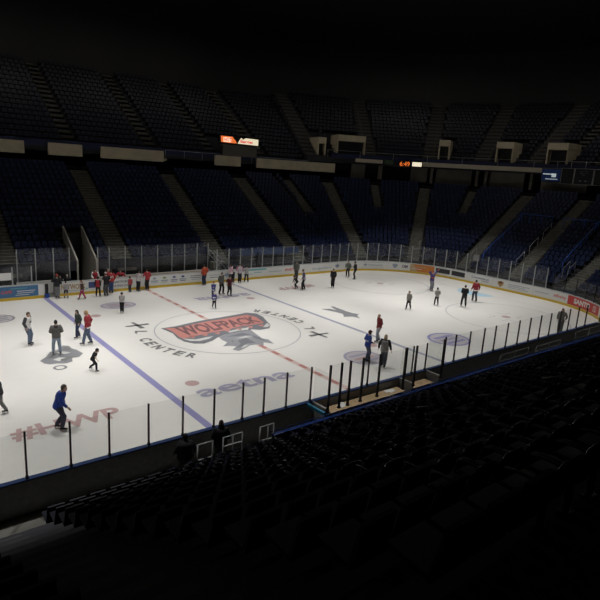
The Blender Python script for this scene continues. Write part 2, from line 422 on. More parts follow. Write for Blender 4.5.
ad(far_b, 6., 13.9, zl, zh, 'ad_blue', [('SUBWAY CAFE', 11.2, .62, 2.0, .22, 'ad_redtext', .03, .25), ('SUBWAY CAFE', 8, .62, 2.2, .22, 'ad_redtext', .03, .25)],
   [(line_shape(12.1, 13.2, .84), 'ad_teal'), (line_shape(12.5, 13.7, .64, .045), 'ad_white'), (line_shape(12.5, 13.6, .50, .04), 'ad_white'), (line_shape(12.4, 13.3, .36, .04), 'ad_white')], 'blue advert panel with red lettering')
ad(far_b, 13.9, 14.28, zl, BH-.05, 'ad_white')
ad(far_b, 15.4, 18.6, zl, zh, 'ad_white', [('NETWORK', 16.35, .66, 1.75, .40, 'ad_brown', .03)],
   [([(17.45,.45),(18.0,.45),(18.0,.92),(17.45,.92)], 'ad_navy'), (line_shape(15.7, 17.2, .36, .04), 'ad_greyblue'), ([(17.2,.4),(17.4,.4),(17.3,.55)], 'ad_teal')], 'white advert panel reading NETWORK in brown')
ad(far_b, 18.7, 22.15, zl, zh, 'ad_white', [('HARTFORD', 19.95, .76, 1.2, .18, 'ad_ink', .02, .2), ('SKATING CLUB', 19.95, .45, 1.5, .17, 'ad_ink', .02, .2)])
sh = []
for i, sx in enumerate((22.75, 23.62, 24.5, 25.3)):
    c1 = ['ad_greyblue', 'ad_green', 'ad_purple', 'ad_navy'][i]
    sh += [(diamond(sx, .80, .2, .11), c1), (line_shape(sx-.32, sx+.32, .58, .10), 'ad_greyblue'), (line_shape(sx-.25, sx+.25, .44, .05), c1)]
ad(far_b, 22.3, 25.75, zl, zh, 'ad_white', [], sh, 'white advert panel with four small emblems')
ad(far_b, 25.8, 30.9, zl, zh, 'ad_white', [], [(line_shape(26.0, 27.3, .78), 'ad_ink'), (line_shape(26.0, 27.2, .62), 'ad_ink'), (line_shape(26.1, 27.3, .46), 'ad_greyblue'),
   (line_shape(27.9, 28.9, .7), 'ad_greyblue'), (line_shape(27.9, 28.7, .5), 'ad_ink'), (diamond(29.6, .62, .35, .2), 'ad_greyblue')])
ad(far_b, 31.0, 34.0, zl, zh, 'ad_white', [], [(line_shape(31.2, 33.9, .90, .16), 'ad_teal'), (line_shape(31.4, 32.4, .52, .06), 'ad_greyblue'), (line_shape(32.5, 33.4, .62, .06), 'ad_teal')])
ad(far_b, 34.05, 38.6, zl, zh, 'ad_white', [('eversy', 36.9, .60, 1.55, .38, 'ad_redtext', .015, .3)], [(line_shape(34.2, 35.8, .60, .05), 'ad_greyblue')], 'white advert panel with red script')
ad(far_b, 38.65, 43.9, zl, zh, 'ad_white', [('budgetfurn', 40.9, .52, 2.6, .30, 'ad_greyblue', .01, .3)], [(diamond(43.0, .66, .35, .26), 'ad_greyblue'), (diamond(43.0, .60, .14, .12), 'ad_ink')])
ad(end_b, 43.92, 49.2, zl, zh, 'ad_white', [('Wadsworth', 47.9, .62, 1.7, .17, 'ad_greyblue', .02)],
   [(diamond(44.4, .66, .35, .26), 'ad_greyblue'), (diamond(44.4, .60, .14, .12), 'ad_ink'), (line_shape(46.3, 48.9, .93, .025), 'ad_greyblue'), (line_shape(46.3, 48.9, .40, .025), 'ad_greyblue'), (diamond(46.75, .64, .26, .16), 'ad_greyblue')])
ad(end_b, 49.3, 51.7, zl, zh, 'ad_white', [('OM', 51.15, .65, .62, .34, 'ad_ink', .04)], [(shield(50.1, .62, .30, .26), 'ad_greyblue'), (shield(50.1, .64, .18, .14), 'ad_red')])
ad(end_b, 51.75, 54.35, zl, zh, 'ad_orange', [], [([(51.75,.22),(52.5,.22),(52.1,1.0),(51.75,1.0)], 'ad_tan'), (line_shape(51.9, 53.4, .72, .09), 'ad_tan'), (line_shape(51.9, 53.0, .5, .05), 'ad_white')], 'orange advert panel')
ad(end_b, 54.4, 58.2, zl, zh, 'ad_white', [('COURANT', 55.28, .66, 1.2, .16, 'ad_white', .01), ('TICKETS', 57.07, .68, 1.25, .16, 'ad_white', .01)],
   [([(54.5,.42),(56.1,.42),(56.1,.90),(54.5,.90)], 'ad_black'), ([(56.3,.42),(57.9,.42),(57.9,.90),(56.3,.90)], 'ad_black')])
ad(end_b, 58.3, 61.1, zl, zh, 'ad_white', [('Connecticut', 59.7, .72, 2.0, .20, 'ad_navy', .02), ('lottery', 60.3, .48, .8, .15, 'ad_navy', .02)])
ad(end_b, 61.2, 65.3, zl, zh, 'ad_white', [], [(shield(62.0, .58, .34, .30), 'ad_brown'), (diamond(62.0, .72, .16, .12), 'ad_black'), (line_shape(62.8, 65.0, .74, .06), 'ad_greyblue'), (line_shape(62.8, 64.6, .58, .06), 'ad_greyblue'), (line_shape(62.8, 64.9, .42, .05), 'ad_greyblue')])
ad(end_b, 65.4, 68.8, zl, zh, 'ad_white', [('xfinity', 68.0, .62, 1.35, .40, 'ad_redtext', .02)], [(line_shape(65.5, 66.9, .62, .05), 'ad_greyblue')], 'white advert panel reading xfinity in red')
ad(end_b, 68.85, 73.2, zl, BH-.06, 'ad_red', [('SANTO', 70.6, .64, 2.1, .46, 'ad_white', .05), ('S', 72.4, .62, .6, .52, 'ad_pale', .05)], [], 'red advert panel with bold white lettering')
ad(end_b, 73.3, 76.5, zl, zh, 'ad_white', [], [(line_shape(73.8, 75.5, .62, .07), 'ad_greyblue')])
# open gate at the bench end of the blue line
gt = empty('bench_gate', PT(14.8, 0)); tag(gt, 'open dark gate in the far boards at the end of the blue line', 'gate')
mb = MB(); mb.box((0, .45, .55), (.04, .42, .48)); mb.build('gate_leaf', 'board_grey', gt, (.40, .06, 0))
mb = MB(); mb.box((0, 0, .5), (.09, .09, .5)); mb.box((0, -.02, .12), (.16, .10, .16), 1); mb.build('gate_post', ['dark', 'rail_blue'], gt, (-.32, .05, 0))

# ------------------------------------------------------------------ glass and posts
def glass_run(stations, d, zb, zt, tag_txt, group, glassm, postm, w=.045, skip=(), post_only=()):
    posts = []
    pm = MB(); pm.box((0, 0, (zt-zb)/2), (w/2, w*.7, (zt-zb)/2+.01)); pm.box((0, 0, .04), (w*.8, w, .04))
    pme = pm.mesh('glass_post', [MATS[postm]])
    for i, s in enumerate(stations):
        o = bpy.data.objects.new('glass_post', pme); COL.objects.link(o)
        o.location = PT(s, d, zb); o.rotation_euler = (0, 0, ang(s))
        tag(o, tag_txt[0] % ordw(i+1), 'post', group[0])
    for i in range(len(stations)-1):
        if i in skip: continue
        a, b = stations[i]+w*.5, stations[i+1]-w*.5
        mb = MB(); st = srange(a, b, .3); strip(mb, a, b, rect(d-.006, d+.006, zb+.01, zt), step=.4)
        c = PT((a+b)/2, d, zb)
        mb.v = [(x-c.x, y-c.y, z-c.z) for x, y, z in mb.v]
        o = mb.build('rink_glass', glassm, None, c)
        tag(o, tag_txt[1] % (ordw(i+1), ordw(i+2)), 'glass pane', group[1])
def frange(a, b, st):
    out = []; x = a
    while x <= b+1e-6: out.append(x); x += st
    return out
def near_s(x): return L1+2*AR+L2+(CX-x)
# near side, from the red advert round to the left edge of the picture
xs_right = [4.54, 5.39, 6.63, 7.92, 9.0]+frange(10.22, 21.0, 1.22)
st_curve = [near_s(x) for x in reversed(xs_right)]
arc = frange(L1+AR+L2+.9, near_s(21.3), 1.22)
s_near_right = arc+[s for s in st_curve if s > arc[-1]+.5]
glass_run(s_near_right, .08, BH, 2.52, ('slim black glass post, %s along the near boards counting from the red advert', 'clear pane between %s and %s black posts counting from the red advert'),
          ('black posts of the near glass right of the benches', 'panes of the near glass right of the benches'), 'near_glass', 'post_black', .05)
xs_left = [-4.16, -5.39, -6.46, -7.41, -8.6, -9.81, -11.03, -12.32, -13.48, -14.7, -15.9, -17.1, -18.3]
glass_run([near_s(x) for x in xs_left], .08, BH, 2.52, ('slim black glass post, %s from the bench along the boards by the hashtag lettering', 'clear pane between %s and %s posts from the bench towards the hashtag lettering'),
          ('black posts of the near glass left of the benches', 'panes of the near glass left of the benches'), 'near_glass', 'post_black', .048)
xs_back = [3.15, 1.16, .43, -1.2, -2.2, -2.92, -3.4, -4.0]
glass_run([near_s(x) for x in xs_back], 1.0, .95, 2.86, ('tall black post, %s from the goal end along the back of the near bench', 'tall clear pane between %s and %s posts behind the near bench'),
          ('tall posts behind the near bench', 'tall panes behind the near bench'), 'near_glass', 'post_black', .06)
for x, lb in ((1.65, 'on the boards in front of the near bench beside the divider'), (2.12, 'on the front of the bench divider nearest the goal'), (3.1, 'where the near glass restarts past the bench'), (-.88, 'standing alone on the front boards of the near bench')):
    pm = MB(); pm.box((0, 0, .68), (.025, .03, .68)); pm.box((0, 0, .04), (.04, .05, .04)); o = pm.build('glass_post', 'post_black', None, PT(near_s(x), .08, BH)); tag(o, 'slim black glass post '+lb, 'post')
for (xa, xb, lb) in ((3.13, 4.52, 'clear glass pane between the bench end and the goal-side near boards'), (1.67, 2.1, 'narrow clear pane in front of the bench divider')):
    mb = MB(); mb.box((0, 0, .72), (abs(xb-xa)/2-.03, .006, .72)); o = mb.build('rink_glass', 'near_glass', None, PT(near_s((xa+xb)/2), .08, BH+.005)); tag(o, lb, 'glass pane')
for x, lb in ((3.15, 'goal-side end of the near bench'), (-4.05, 'hashtag-side end of the near bench'), (1.2, 'divider between the two near bench boxes')):
    mb = MB(); mb.box((0, 0, .73), (.006, .40, .73)); o = mb.build('rink_glass', 'near_glass', None, (x, -12.95-.55, BH)); tag(o, 'clear glass return pane at the '+lb, 'glass pane')
    mb = MB(); mb.box((0, 0, .53), (.05, .40, .53)); o = mb.build('bench_divider', 'board_grey', None, (x, -12.95-.55, .0)); tag(o, 'low grey bench wall at the '+lb, 'bench wall')
# far side: boards glass right of the player benches, then round the end; tall glass behind the benches
s_far = frange(28.6, L1, 1.22); s_far += frange(s_far[-1]+1.22, L1+AR+L2+.4, 1.22)
glass_run(s_far, .08, BH, 2.95, ('pale glass post, %s along the far boards counting from the player benches', 'greyish pane between %s and %s pale posts counting from the player benches'),
          ('pale posts of the far glass', 'panes of the far glass'), 'far_glass', 'post_grey', .06)
s_pen = frange(3.6, 13.6, 1.24)
glass_run(s_pen, .08, BH, 2.35, ('pale glass post over the blue advert board, %s towards the gate', 'greyish pane over the blue advert between %s and %s posts'),
          ('pale posts over the blue advert', 'panes over the blue advert'), 'far_glass', 'post_grey', .06)
glass_run([12.9, 14.15, 15.4, 16.55], 1.5, .95, 3.35, ('tall pale post, %s from the blue advert behind the timekeeper seats', 'tall greyish pane between %s and %s posts behind the timekeeper seats'),
          ('tall posts behind the timekeeper seats', 'tall panes behind the timekeeper seats'), 'far_glass', 'post_grey', .06)
glass_run([18.7, 19.6, 20.9, 22.3, 23.7, 25.0, 26.2, 27.4, 28.5], 1.5, .95, 3.30, ('tall pale post, %s from the dark tunnel behind the player bench', 'tall greyish pane between %s and %s posts behind the player bench'),
          ('tall posts behind the player bench', 'tall panes behind the player bench'), 'far_glass', 'post_grey', .06)
# sign on the glass over the blue advert
mb = MB(); mb.box((0, 0, 0), (.42, .006, .26)); o = mb.build('paper_sign', 'paper', None, (-10.15, 12.95+.05, 1.72)); tag(o, 'blank white paper sign taped to the glass above the blue advert', 'sign')

# ------------------------------------------------------------------ benches on both sides
def bench(name, label, x0, x1, y, z, m, hd=.17):
    b = empty(name, ((x0+x1)/2, y, .03 if y < 0 else 0)); tag(b, label, 'bench'); L = (x1-x0)/2
    mb = MB(); mb.box((0, 0, z), (L, hd, .025)); mb.build('bench_seat', m, b, bevel=.008)
    if y > 0: mb = MB(); mb.box((0, .17, z+.28), (L, .02, .12)); mb.build('backrest', m, b, bevel=.008)
    n = max(2, int((x1-x0)/1.6)+1)
    for i in range(n):
        mb = MB(); mb.box((-L+.1+(2*L-.2)*i/(n-1), 0, (z-.02)/2), (.03, .14, (z-.02)/2)); mb.build('leg', 'dark', b)
    return b
bench('player_bench', 'pale wooden bench inside the near glass box beside the goal end', 1.5, 2.9, -13.5, .66, 'wood', .26)
bench('player_bench', 'long pale wooden bench inside the near glass box by the center line', -3.6, .9, -13.5, .66, 'wood', .26)
bench('player_bench', 'long bench behind the far boards between tunnel and stair', -3.6, 6.4, 14.12, .48, 'wood')
bench('player_bench', 'short bench behind the far boards beside the open gate', -6.6, -5.4, 14.12, .48, 'wood')
mb = MB(); mb.box((0,0,.015), (3.5, .30, .012)); o = mb.build('bench_platform', 'wood', None, (-.45, -13.45, 0)); tag(o, 'pale wooden floor platform inside the near bench boxes', 'platform')
def towel(x, y, z, rz, lb):
    mb = MB(); n = 6
    for i in range(n):
        for j in range(n):
            def p(a, b): return ((a/n-.5)*.5, (b/n-.5)*.3, .02+.03*math.sin(a*1.7+b)*math.cos(b*1.3))
            mb.face([p(i,j), p(i+1,j), p(i+1,j+1), p(i,j+1)], 0, True)
    o = mb.build('towel', 'paper', None, (x, y, z), rz); tag(o, lb, 'towel')
towel(-2.75, -13.45, .715, .4, 'crumpled white towel on the near bench by the center line')
towel(.2, -13.45, .715, -.2, 'white towel lying on the near bench beside its dividing wall')
# far bench rear wall (low, pale)
mb = MB(); strip(mb, 18.75, 29., rect(1.42, 1.54, 0, .95)); strip(mb, 12.8, 16.5, rect(1.42, 1.54, 0, .95))
o = mb.build('wall_bench', 'board_white', None); o['kind'] = 'structure'
mb = MB(); mb.hexa([(0,0,0),(.1,0,0),(.1,1.05,0),(0,1.05,0),(0,0,.12),(.1,0,.12),(.1,1.05,.12),(0,1.05,.12)])
o = mb.build('gate_bar', 'teal_rail', None, (-4.46, -14.25, .98)); tag(o, 'teal barrier bar across the walkway beside the near bench', 'barrier')

# ------------------------------------------------------------------ far seating bowl
D0, ZB0, TR, RS, NR = 1.55, 1.55, .65, .403, 19
AISLES = [(12.45,.8,0),(21.09,.8,0),(30.0,.8,0),(39.02,.8,0),(L1+R*math.radians(20),.45,0),(L1+R*math.radians(53.5),.42,0),(L1+R*math.radians(86.5),.45,0),
          (L1+AR+CY+.95,.7,0),(L1+AR+L2+R*math.radians(11),.42,0),
          (L1+R*math.radians(5),.38,9),(L1+R*math.radians(36.5),.30,11),(L1+R*math.radians(69),.30,11),(3.7,.8,0),(L1+AR+L2+R*math.radians(40),.45,0)]
TUN = (17.2, 18.55)      # the dark tunnel through the first rows
SA, SB = -8., L1+2*AR+L2-5.
mb = MB()
for k in range(NR):
    d = D0+k*TR; z = ZB0+k*RS
    last = k == NR-1
    prof = [(d, max(0, z-RS-.3)), (d+TR+(.75 if last else 0), max(0, z-RS-.3)), (d+TR+(.75 if last else 0), z), (d, z)]
    if k < 5:
        strip(mb, SA, TUN[0], prof); strip(mb, TUN[1], SB, prof)
    else: strip(mb, SA, SB, prof)
strip(mb, SA, TUN[0], rect(D0-.0, D0+.1, 0, ZB0+.75)); strip(mb, TUN[1], 29.2, rect(D0, D0+.1, 0, ZB0+.72))
strip(mb, 31., SB, rect(.92, D0, 0, 1.15)); strip(mb, 31., SB, rect(.42, .92, 0, .75))
o = mb.build('lower_bowl', 'tread'); o['kind'] = 'structure'
def in_aisle(s, d, k, pad=.0):
    for a, w, k0 in AISLES:
        if k >= k0:
            sc = 1 if not ((BRK[0] < a < BRK[1]) or (BRK[2] < a < BRK[3])) else (R+d)/R
            if abs(s-a)*sc < w*(1 if sc == 1 else 1.55)+pad: return True
    return False
def aw(a, w, d):
    if (BRK[0] < a < BRK[1]) or (BRK[2] < a < BRK[3]): return w*1.55*R/(R+d)
    return w
for a, w, k0 in AISLES:
    mb = MB()
    for k in range(k0, NR):
        for h in range(2):
            d = D0+k*TR+h*TR/2; z = ZB0+k*RS+.012+(RS/2 if h else 0)
            if h and k == NR-1: continue
            ww = aw(a, w, d)
            strip(mb, a-ww, a+ww, rect(d-.03, d+TR/2+.01, z-.27, z), step=.4)
    if k0 == 0 and a > 32:
        for j in range(4):
            d = D0-.3*(j+1); z = ZB0-.28*(j+1)
            if d > .35: strip(mb, a-aw(a, w, d), a+aw(a, w, d), rect(d-.02, d+.30, 0, z+.02), step=.4)
    o = mb.build('aisle_stairs', 'aisle'); o['kind'] = 'structure'
# tunnel walls
for s, lb in ((TUN[0]-.05, 'pale sloping parapet on the blue-advert side of the dark tunnel'), (TUN[1]+.05, 'pale sloping parapet on the bench side of the dark tunnel')):
    mb = MB(); x = s-CX; y0 = CY+R+D0-.1; y1 = y0+3.5
    mb.hexa([(x-.06,y0,0),(x+.06,y0,0),(x+.06,y1,0),(x-.06,y1,0),(x-.06,y0,2.35),(x+.06,y0,2.35),(x+.06,y1,4.6),(x-.06,y1,4.6)])
    o = mb.build('tunnel_parapet', 'parapet'); tag(o, lb, 'wall')
mb = MB(); mb.box(((TUN[0]+TUN[1])/2-CX, CY+R+D0+3.35, 2.0), (.55, .05, 2.0)); o = mb.build('tunnel_shade', 'black'); o['kind'] = 'structure'  # black sheet standing in for the shade inside the tunnel
# cloths and blue band over the front wall
mb = MB(); strip(mb, 31.9, 38.9, rect(D0-.05, D0-.01, 2.0, 2.62)); o = mb.build('front_banner', 'band_blue'); tag(o, 'blue cloth band hung along the front wall above the far boards', 'banner')
mb = MB()
for k in (17, 18):
    for sa, sb in ((22.0, 26.0),): strip(mb, sa, sb, rect(D0+k*TR+.56, D0+k*TR+.62, ZB0+k*RS+.45, ZB0+k*RS+.92))
o = mb.build('seat_cover', 'deck_blue'); tag(o, 'blue cloth covering the top seat rows above the center line', 'cover')

def add_seat(mb, s, d, z, mi=0, q_=1.):
    a = ang(s); ux, uy = math.cos(a), math.sin(a); vx, vy = -uy, ux       # v: away from the ice on the far side
    p = PT(s, d, z)
    def q(u, v, w): u *= q_; v *= q_; w *= (1+q_)/2; return (p.x+u*ux+v*vx, p.y+u*uy+v*vy, p.z+w)
    W = .235
    mb.hexa([q(-W,.12,.40), q(W,.12,.40), q(W,.50,.36), q(-W,.50,.36), q(-W,.10,.46), q(W,.10,.46), q(W,.50,.42), q(-W,.50,.42)], mi)
    mb.hexa([q(-W,.48,.36), q(W,.48,.36), q(W,.53,.36), q(-W,.53,.36), q(-W*.9,.60,.86), q(W*.9,.60,.86), q(W*.9,.65,.85), q(-W*.9,.65,.85)], mi)
seatm = MB()
for k in range(NR):
    d = D0+k*TR; z = ZB0+k*RS
    s = SA+.4
    while s < SB-.3:
        arcp = (BRK[0] < s < BRK[1]) or (BRK[2] < s < BRK[3])
        if not in_aisle(s, d+.4, k, .26) and not (k < 6 and TUN[0]-.35 < s < TUN[1]+.35): add_seat(seatm, s, d, z, 0, .86)
        s += .48*(R/(R+d+.5) if arcp else 1)
s = 39.9
while s < SB-.3:
    if not in_aisle(s, D0, 0, .26): add_seat(seatm, s, .9, 1.15, 0, .86)
    s += .5*(R/(R+1.4) if (BRK[0] < s < BRK[1]) or (BRK[2] < s < BRK[3]) else 1)

# ------------------------------------------------------------------ concourse level, upper deck, roof
DW = 14.6
def wall_piece(name, s0, s1, d0, d1, z0, z1, m, step=.5):
    mb = MB(); strip(mb, s0, s1, rect(d0, d1, z0, z1), step=step); o = mb.build(name, m); o['kind'] = 'structure'; return o
for s0, s1 in ((12.5,16.75),(18.8,21.9),(23.7,30.3),(36.6,40.0),(42.25,47.4),(4,9)):
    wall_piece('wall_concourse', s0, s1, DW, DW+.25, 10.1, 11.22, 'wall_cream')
mb = MB(); x = 30.3-CX; y = CY+R+DW      # angled end of the third panel
mb.hexa([(x,y,10.15),(x+.1,y+.25,10.15),(x+1.2,y+1.6,10.3),(x+1.1,y+1.7,10.3),(x,y,11.22),(x+.1,y+.25,11.22),(x+1.2,y+1.6,11.22),(x+1.1,y+1.7,11.22)])
o = mb.build('wall_concourse', 'wall_cream'); o['kind'] = 'structure'
for s0, s1 in ((52.25,53.85),(54.65,56.15),(56.9,61.5),(48.3,48.95),(51.1,51.85)):
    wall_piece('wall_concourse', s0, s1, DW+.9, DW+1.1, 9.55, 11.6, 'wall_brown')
wall_piece('wall_concourse', 49.55, 49.75, DW+.4, DW+.6, 9.6, 11.4, 'wall_brown')
wall_piece('wall_dark', SA, SB, DW+3.2, DW+3.4, 8.5, 12.5, 'dark')
wall_piece('floor_concourse', SA, SB, D0+NR*TR+.7, DW+3.2, 8.95, 9.15, 'dark')
wall_piece('ledge_beam', 51.6, SB, DW-.1, DW+.9, 11.58, 12.10, 'ledge')
wall_piece('ledge_beam', 48.4, 49.7, DW-.1, DW+.4, 11.62, 12.05, 'ledge')
# portal jambs
for s in (54.05, 54.45, 56.45, 52.0): wall_piece('wall_portal', s, s+.12, DW+.5, DW+1.2, 9.5, 11.6, 'wall_brown')
# upper deck
DU, NU, TU, RU = 15.0, 17, .82, .52
def zu(s): return 11.25 if s < 46. else 12.15
mb = MB()
for k in range(NU):
    d = DU+k*TU
    for s0, s1 in ((SA, 46.), (46., SB)):
        z = zu((s0+s1)/2)+k*RU
        strip(mb, s0, s1, rect(d, d+TU, z-RU-.25, z))
o = mb.build('upper_bowl', 'tread'); o['kind'] = 'structure'
UPA = [29.4, 36.6, 43.4, 46.35, 49.1, 51.9, 54.15, 56.4, 58.2, 62.3, 21., 13.]
for a in UPA:
    mb = MB()
    for k in range(NU):
        d = DU+k*TU; z = zu(a)+k*RU+.012
        w = .62 if (a < L1 or BRK[1] < a < BRK[2]) else .95*R/(R+d)
        strip(mb, a-w, a+w, rect(d, d+TU*.5, z-.2, z), step=.3); strip(mb, a-w, a+w, rect(d+TU*.5, d+TU, z-.2, z+RU/2), step=.3)
    o = mb.build('upper_stairs', M('upper_aisle_dim', (.10, .097, .085), .9, noise=.2)); o['kind'] = 'structure'  # aisle grey darkened to put the upper deck's dimness into the colour
VOM = [(46.55, 46.95, 12.2, 14.4), (47.5, 48.85, 12.6, 14.9), (52.25, 52.75, 12.6, 15.0), (54.8, 55.55, 12.4, 15.0), (57.0, 58.9, 12.5, 14.95)]
for k in range(NU):
    d = DU+k*TU
    s = SA+.4
    while s < SB-.3:
        arcp = (BRK[0] < s < BRK[1]) or (BRK[2] < s < BRK[3])
        ok = True
        for a in UPA:
            w = .62 if not arcp else .95*R/(R+d)
            if abs(s-a) < w+.26*(R/(R+d) if arcp else 1): ok = False
        for a, b, z0, z1 in VOM:
            if k < 6 and a-.15 < s < b+.15: ok = False
        if 36.8 < s < 42.8 and k < 4: ok = False
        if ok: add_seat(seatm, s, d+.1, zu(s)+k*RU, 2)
        s += .54*(R/(R+d+.5) if arcp else 1)
for a, b, z0, z1 in VOM:
    mb = MB(); da, db = DU+.15, DU+3.2
    strip(mb, a, b, rect(da, db, z1-.75, z1), [0,0,0,0], .3)
    w = .05
    strip(mb, a, a+w, rect(da, db, z0, z1-.7), [0]*4, .3); strip(mb, b-w, b, rect(da, db, z0, z1-.7), [0]*4, .3)
    strip(mb, a+w, b-w, rect(da+.9, da+1.0, z0, z1-.7), [1]*4, .3)  # black sheet paints the darkness of the opening
    o = mb.build('wall_vomitory', ['wall_cream', 'black']); o['kind'] = 'structure'
# thin guard rails of the upper deck
def path_rail(name, s0, s1, d, z, h, label, m='rail_grey', r=.02, step=2.2, cat='railing'):
    root = empty(name, PT((s0+s1)/2, d, z)); tag(root, label, cat); off = -Vector(root.location)
    mb = MB(); mb.tube([PT(s, d, z+h) for s in srange(s0, s1, .5)], r, 6); mb.build('top_rail', m, root, off)
    s = s0
    while s <= s1+.01:
        mb = MB(); mb.tube([PT(s, d, z), PT(s, d, z+h)], r, 6); mb.build('baluster', m, root, off)
        s += step
    return root
path_rail('guard_rail', 30.6, 46., DW+.15, 10.5, .85, 'thin grey guard rail along the upper deck edge below the lit sign')
path_rail('guard_rail', 47., SB, DW+.1, 12.1, .80, 'thin grey guard rail on the pale ledge of the upper deck at the goal end', step=1.6)
wall_piece('wall_parapet', SA, 46., DW+.25, DW+.4, 10.9, 11.5, 'deck_blue')
wall_piece('wall_parapet', 47.2, SB, DW+.2, DW+.4, 12.0, 12.55, 'deck_blue')
# back wall and roof
wall_piece('wall_upper', SA, SB, DU+NU*TU, DU+NU*TU+.3, 17, 28, 'black')
mb = MB(); mb.box((10, 0, 28.2), (60, 50, .2)); o = mb.build('ceiling', 'black'); o['kind'] = 'structure'

# ------------------------------------------------------------------ lit signs and score displays
M('sign_warm', (1.0, .78, .50), .5, emit=1.05); M('sign_orange', (.95, .20, .05), .5, emit=.8); M('sign_pink', (.75, .05, .10), .5, emit=.55); M('sign_glow', (.95, .86, .60), .5, emit=.75)
M('led_orange', (1., .20, .03), .5, emit=1.0); M('led_white', (.95, .85, .62), .5, emit=.85); M('screen_blue', (.02, .05, .20), .4, emit=.06); M('screen_text', (.65, .75, .78), .4, emit=.4); M('green_sign', (.05, .10, .04), .6)
def path_place(s, d, z): return PT(s, d, z), ang(s)
sg = empty('lit_sign', (17.55, 27.45, 12.55)); tag(sg, 'glowing concession sign with red lettering on the upper deck edge', 'sign')
mb = MB(); mb.face([(-2.3,-.03,.16),(-.25,-.03,.12),(-.35,-.03,.38),(-.65,-.03,.62),(-.8,-.03,.82),(-2.35,-.03,.82)]); mb.build('sign_panel', 'sign_orange', sg)
mb = MB(); mb.face([(-2.0,-.04,.2),(-1.0,-.04,.2),(-1.0,-.04,.7),(-2.0,-.04,.7)]); mb.build('sign_panel', 'sign_warm', sg)
mb = MB(); mb.face([(-.1,-.03,.12),(2.75,-.03,.08),(2.75,-.03,.76),(1.0,-.03,.80),(.6,-.03,.6),(.35,-.03,.80),(.1,-.03,.45)]); mb.build('sign_panel', 'sign_glow', sg)
for t, x, z, w, h, m in (('HOT', -1.45, .46, .95, .42, 'sign_pink'), ('Berries', 1.1, .40, 1.7, .34, 'sign_pink')):
    V, F = glyphs(t, w, h, .03); mb = MB(); add_flat(mb, V, F, lambda a, b: (x+a, -.055, z+b)); mb.build('lettering', m, sg)
mb = MB(); mb.box((.2, .12, .43), (2.75, .12, .48)); mb.build('sign_case', 'black', sg)
cn = empty('concession_stand', (17.9, 27.6, 11.25)); tag(cn, 'dark concession stand front below the glowing sign', 'stand')
mb = MB(); mb.box((0, 0, .55), (2.3, .06, .55)); mb.build('counter_front', 'wall_brown', cn)
mb = MB(); mb.box((0, -.05, 1.14), (2.6, .2, .05)); mb.build('countertop', 'concrete', cn)
p, a = path_place(50.76, DW-.25, 11.35)
ck = empty('game_clock', p, a); tag(ck, 'black digital clock box showing orange digits 6:49', 'clock')
mb = MB(); mb.box((0, .08, .38), (.72, .08, .46)); mb.build('clock_case', 'black', ck)
V, F = glyphs('6:49', 1.25, .56, -.005); mb = MB(); add_flat(mb, V, F, lambda x, y: (x, -.008, .40+y)); mb.build('digits', 'led_orange', ck)
p, a = path_place(51.34, DW-.25, 11.45)
lb = empty('light_box', p, a); tag(lb, 'small glowing white panel beside the orange clock', 'sign')
mb = MB(); mb.box((0, .06, .32), (.66, .06, .34)); mb.build('case', 'black', lb)
mb = MB(); mb.face([(-.6,-.01,.06),(.6,-.01,.06),(.6,-.01,.58),(-.6,-.01,.58)]); mb.build('glowing_face', 'led_white', lb)
p, a = path_place(50.0, DW-.25, 11.55)
gs = empty('green_sign', p, a); tag(gs, 'small dull green panel left of the orange clock', 'sign')
mb = MB(); mb.box((0, .06, .3), (.58, .05, .32)); mb.build('case', 'black', gs)
mb = MB(); mb.face([(-.54,-.01,.04),(.54,-.01,.04),(.54,-.01,.56),(-.54,-.01,.56)]); mb.build('face', 'green_sign', gs)
p, a = path_place(57.85, DW-.35, 10.6)
sn = empty('video_screen', p, a); tag(sn, 'dark blue video screen with white lettering hung below the ledge', 'screen')
mb = MB(); mb.box((0, .1, .72), (1.15, .1, .74)); mb.build('screen_case', 'black', sn)
mb = MB(); mb.face([(-1.08,-.01,.06),(1.08,-.01,.06),(1.08,-.01,1.38),(-1.08,-.01,1.38)]); mb.build('screen_face', 'screen_blue', sn)
mb = MB()
for x0, x1, z0, z1 in ((-.95,.15,.78,.90), (.1,.62,.52,.92), (-.6,.85,.26,.33)): mb.face([(x0,-.02,z0),(x1,-.02,z0),(x1,-.02,z1),(x0,-.02,z1)])
mb.build('screen_lettering', 'screen_text', sn)
def score_panel(s0, s1, label, marks):
    p, a = path_place((s0+s1)/2, DW-.35, 10.45); w = (s1-s0)/2
    r = empty('score_panel', p, a); tag(r, label, 'scoreboard', 'dark score panels below the ledge')
    mb = MB(); mb.box((0, .1, .85), (w, .08, .83)); mb.build('case', 'black', r)
    mb = MB()
    for x in (-w, w): mb.box((x, 0, .86), (.025, .02, .86))
    for z in (.02, 1.70): mb.box((0, 0, z), (w, .02, .02))
    mb.build('frame', 'rail_grey', r)
    if marks:
        for nm, bars in (('score_box', ((0,1.2,.34,.015),(0,1.44,.34,.015),(-.34,1.32,.012,.12),(.34,1.32,.012,.12))), ('score_digit', ((0,1.02,.12,.025),)), ('score_digit', ((-.3,.4,.13,.06),)), ('score_digit', ((.3,.4,.13,.06),))):
            mb = MB()
            for x, z, hw, hh in bars: mb.box((x, -.0, z), (hw, .03, hh))
            mb.build(nm, 'pipe_grey', r)
score_panel(59.05, 60.45, 'narrow blank score panel beside the blue video screen', False)
score_panel(60.53, 62.55, 'black score panel with faint outlined boxes at the picture edge', True)
score_panel(62.65, 64.6, 'blank score panel beyond the outlined one on the goal end', False)

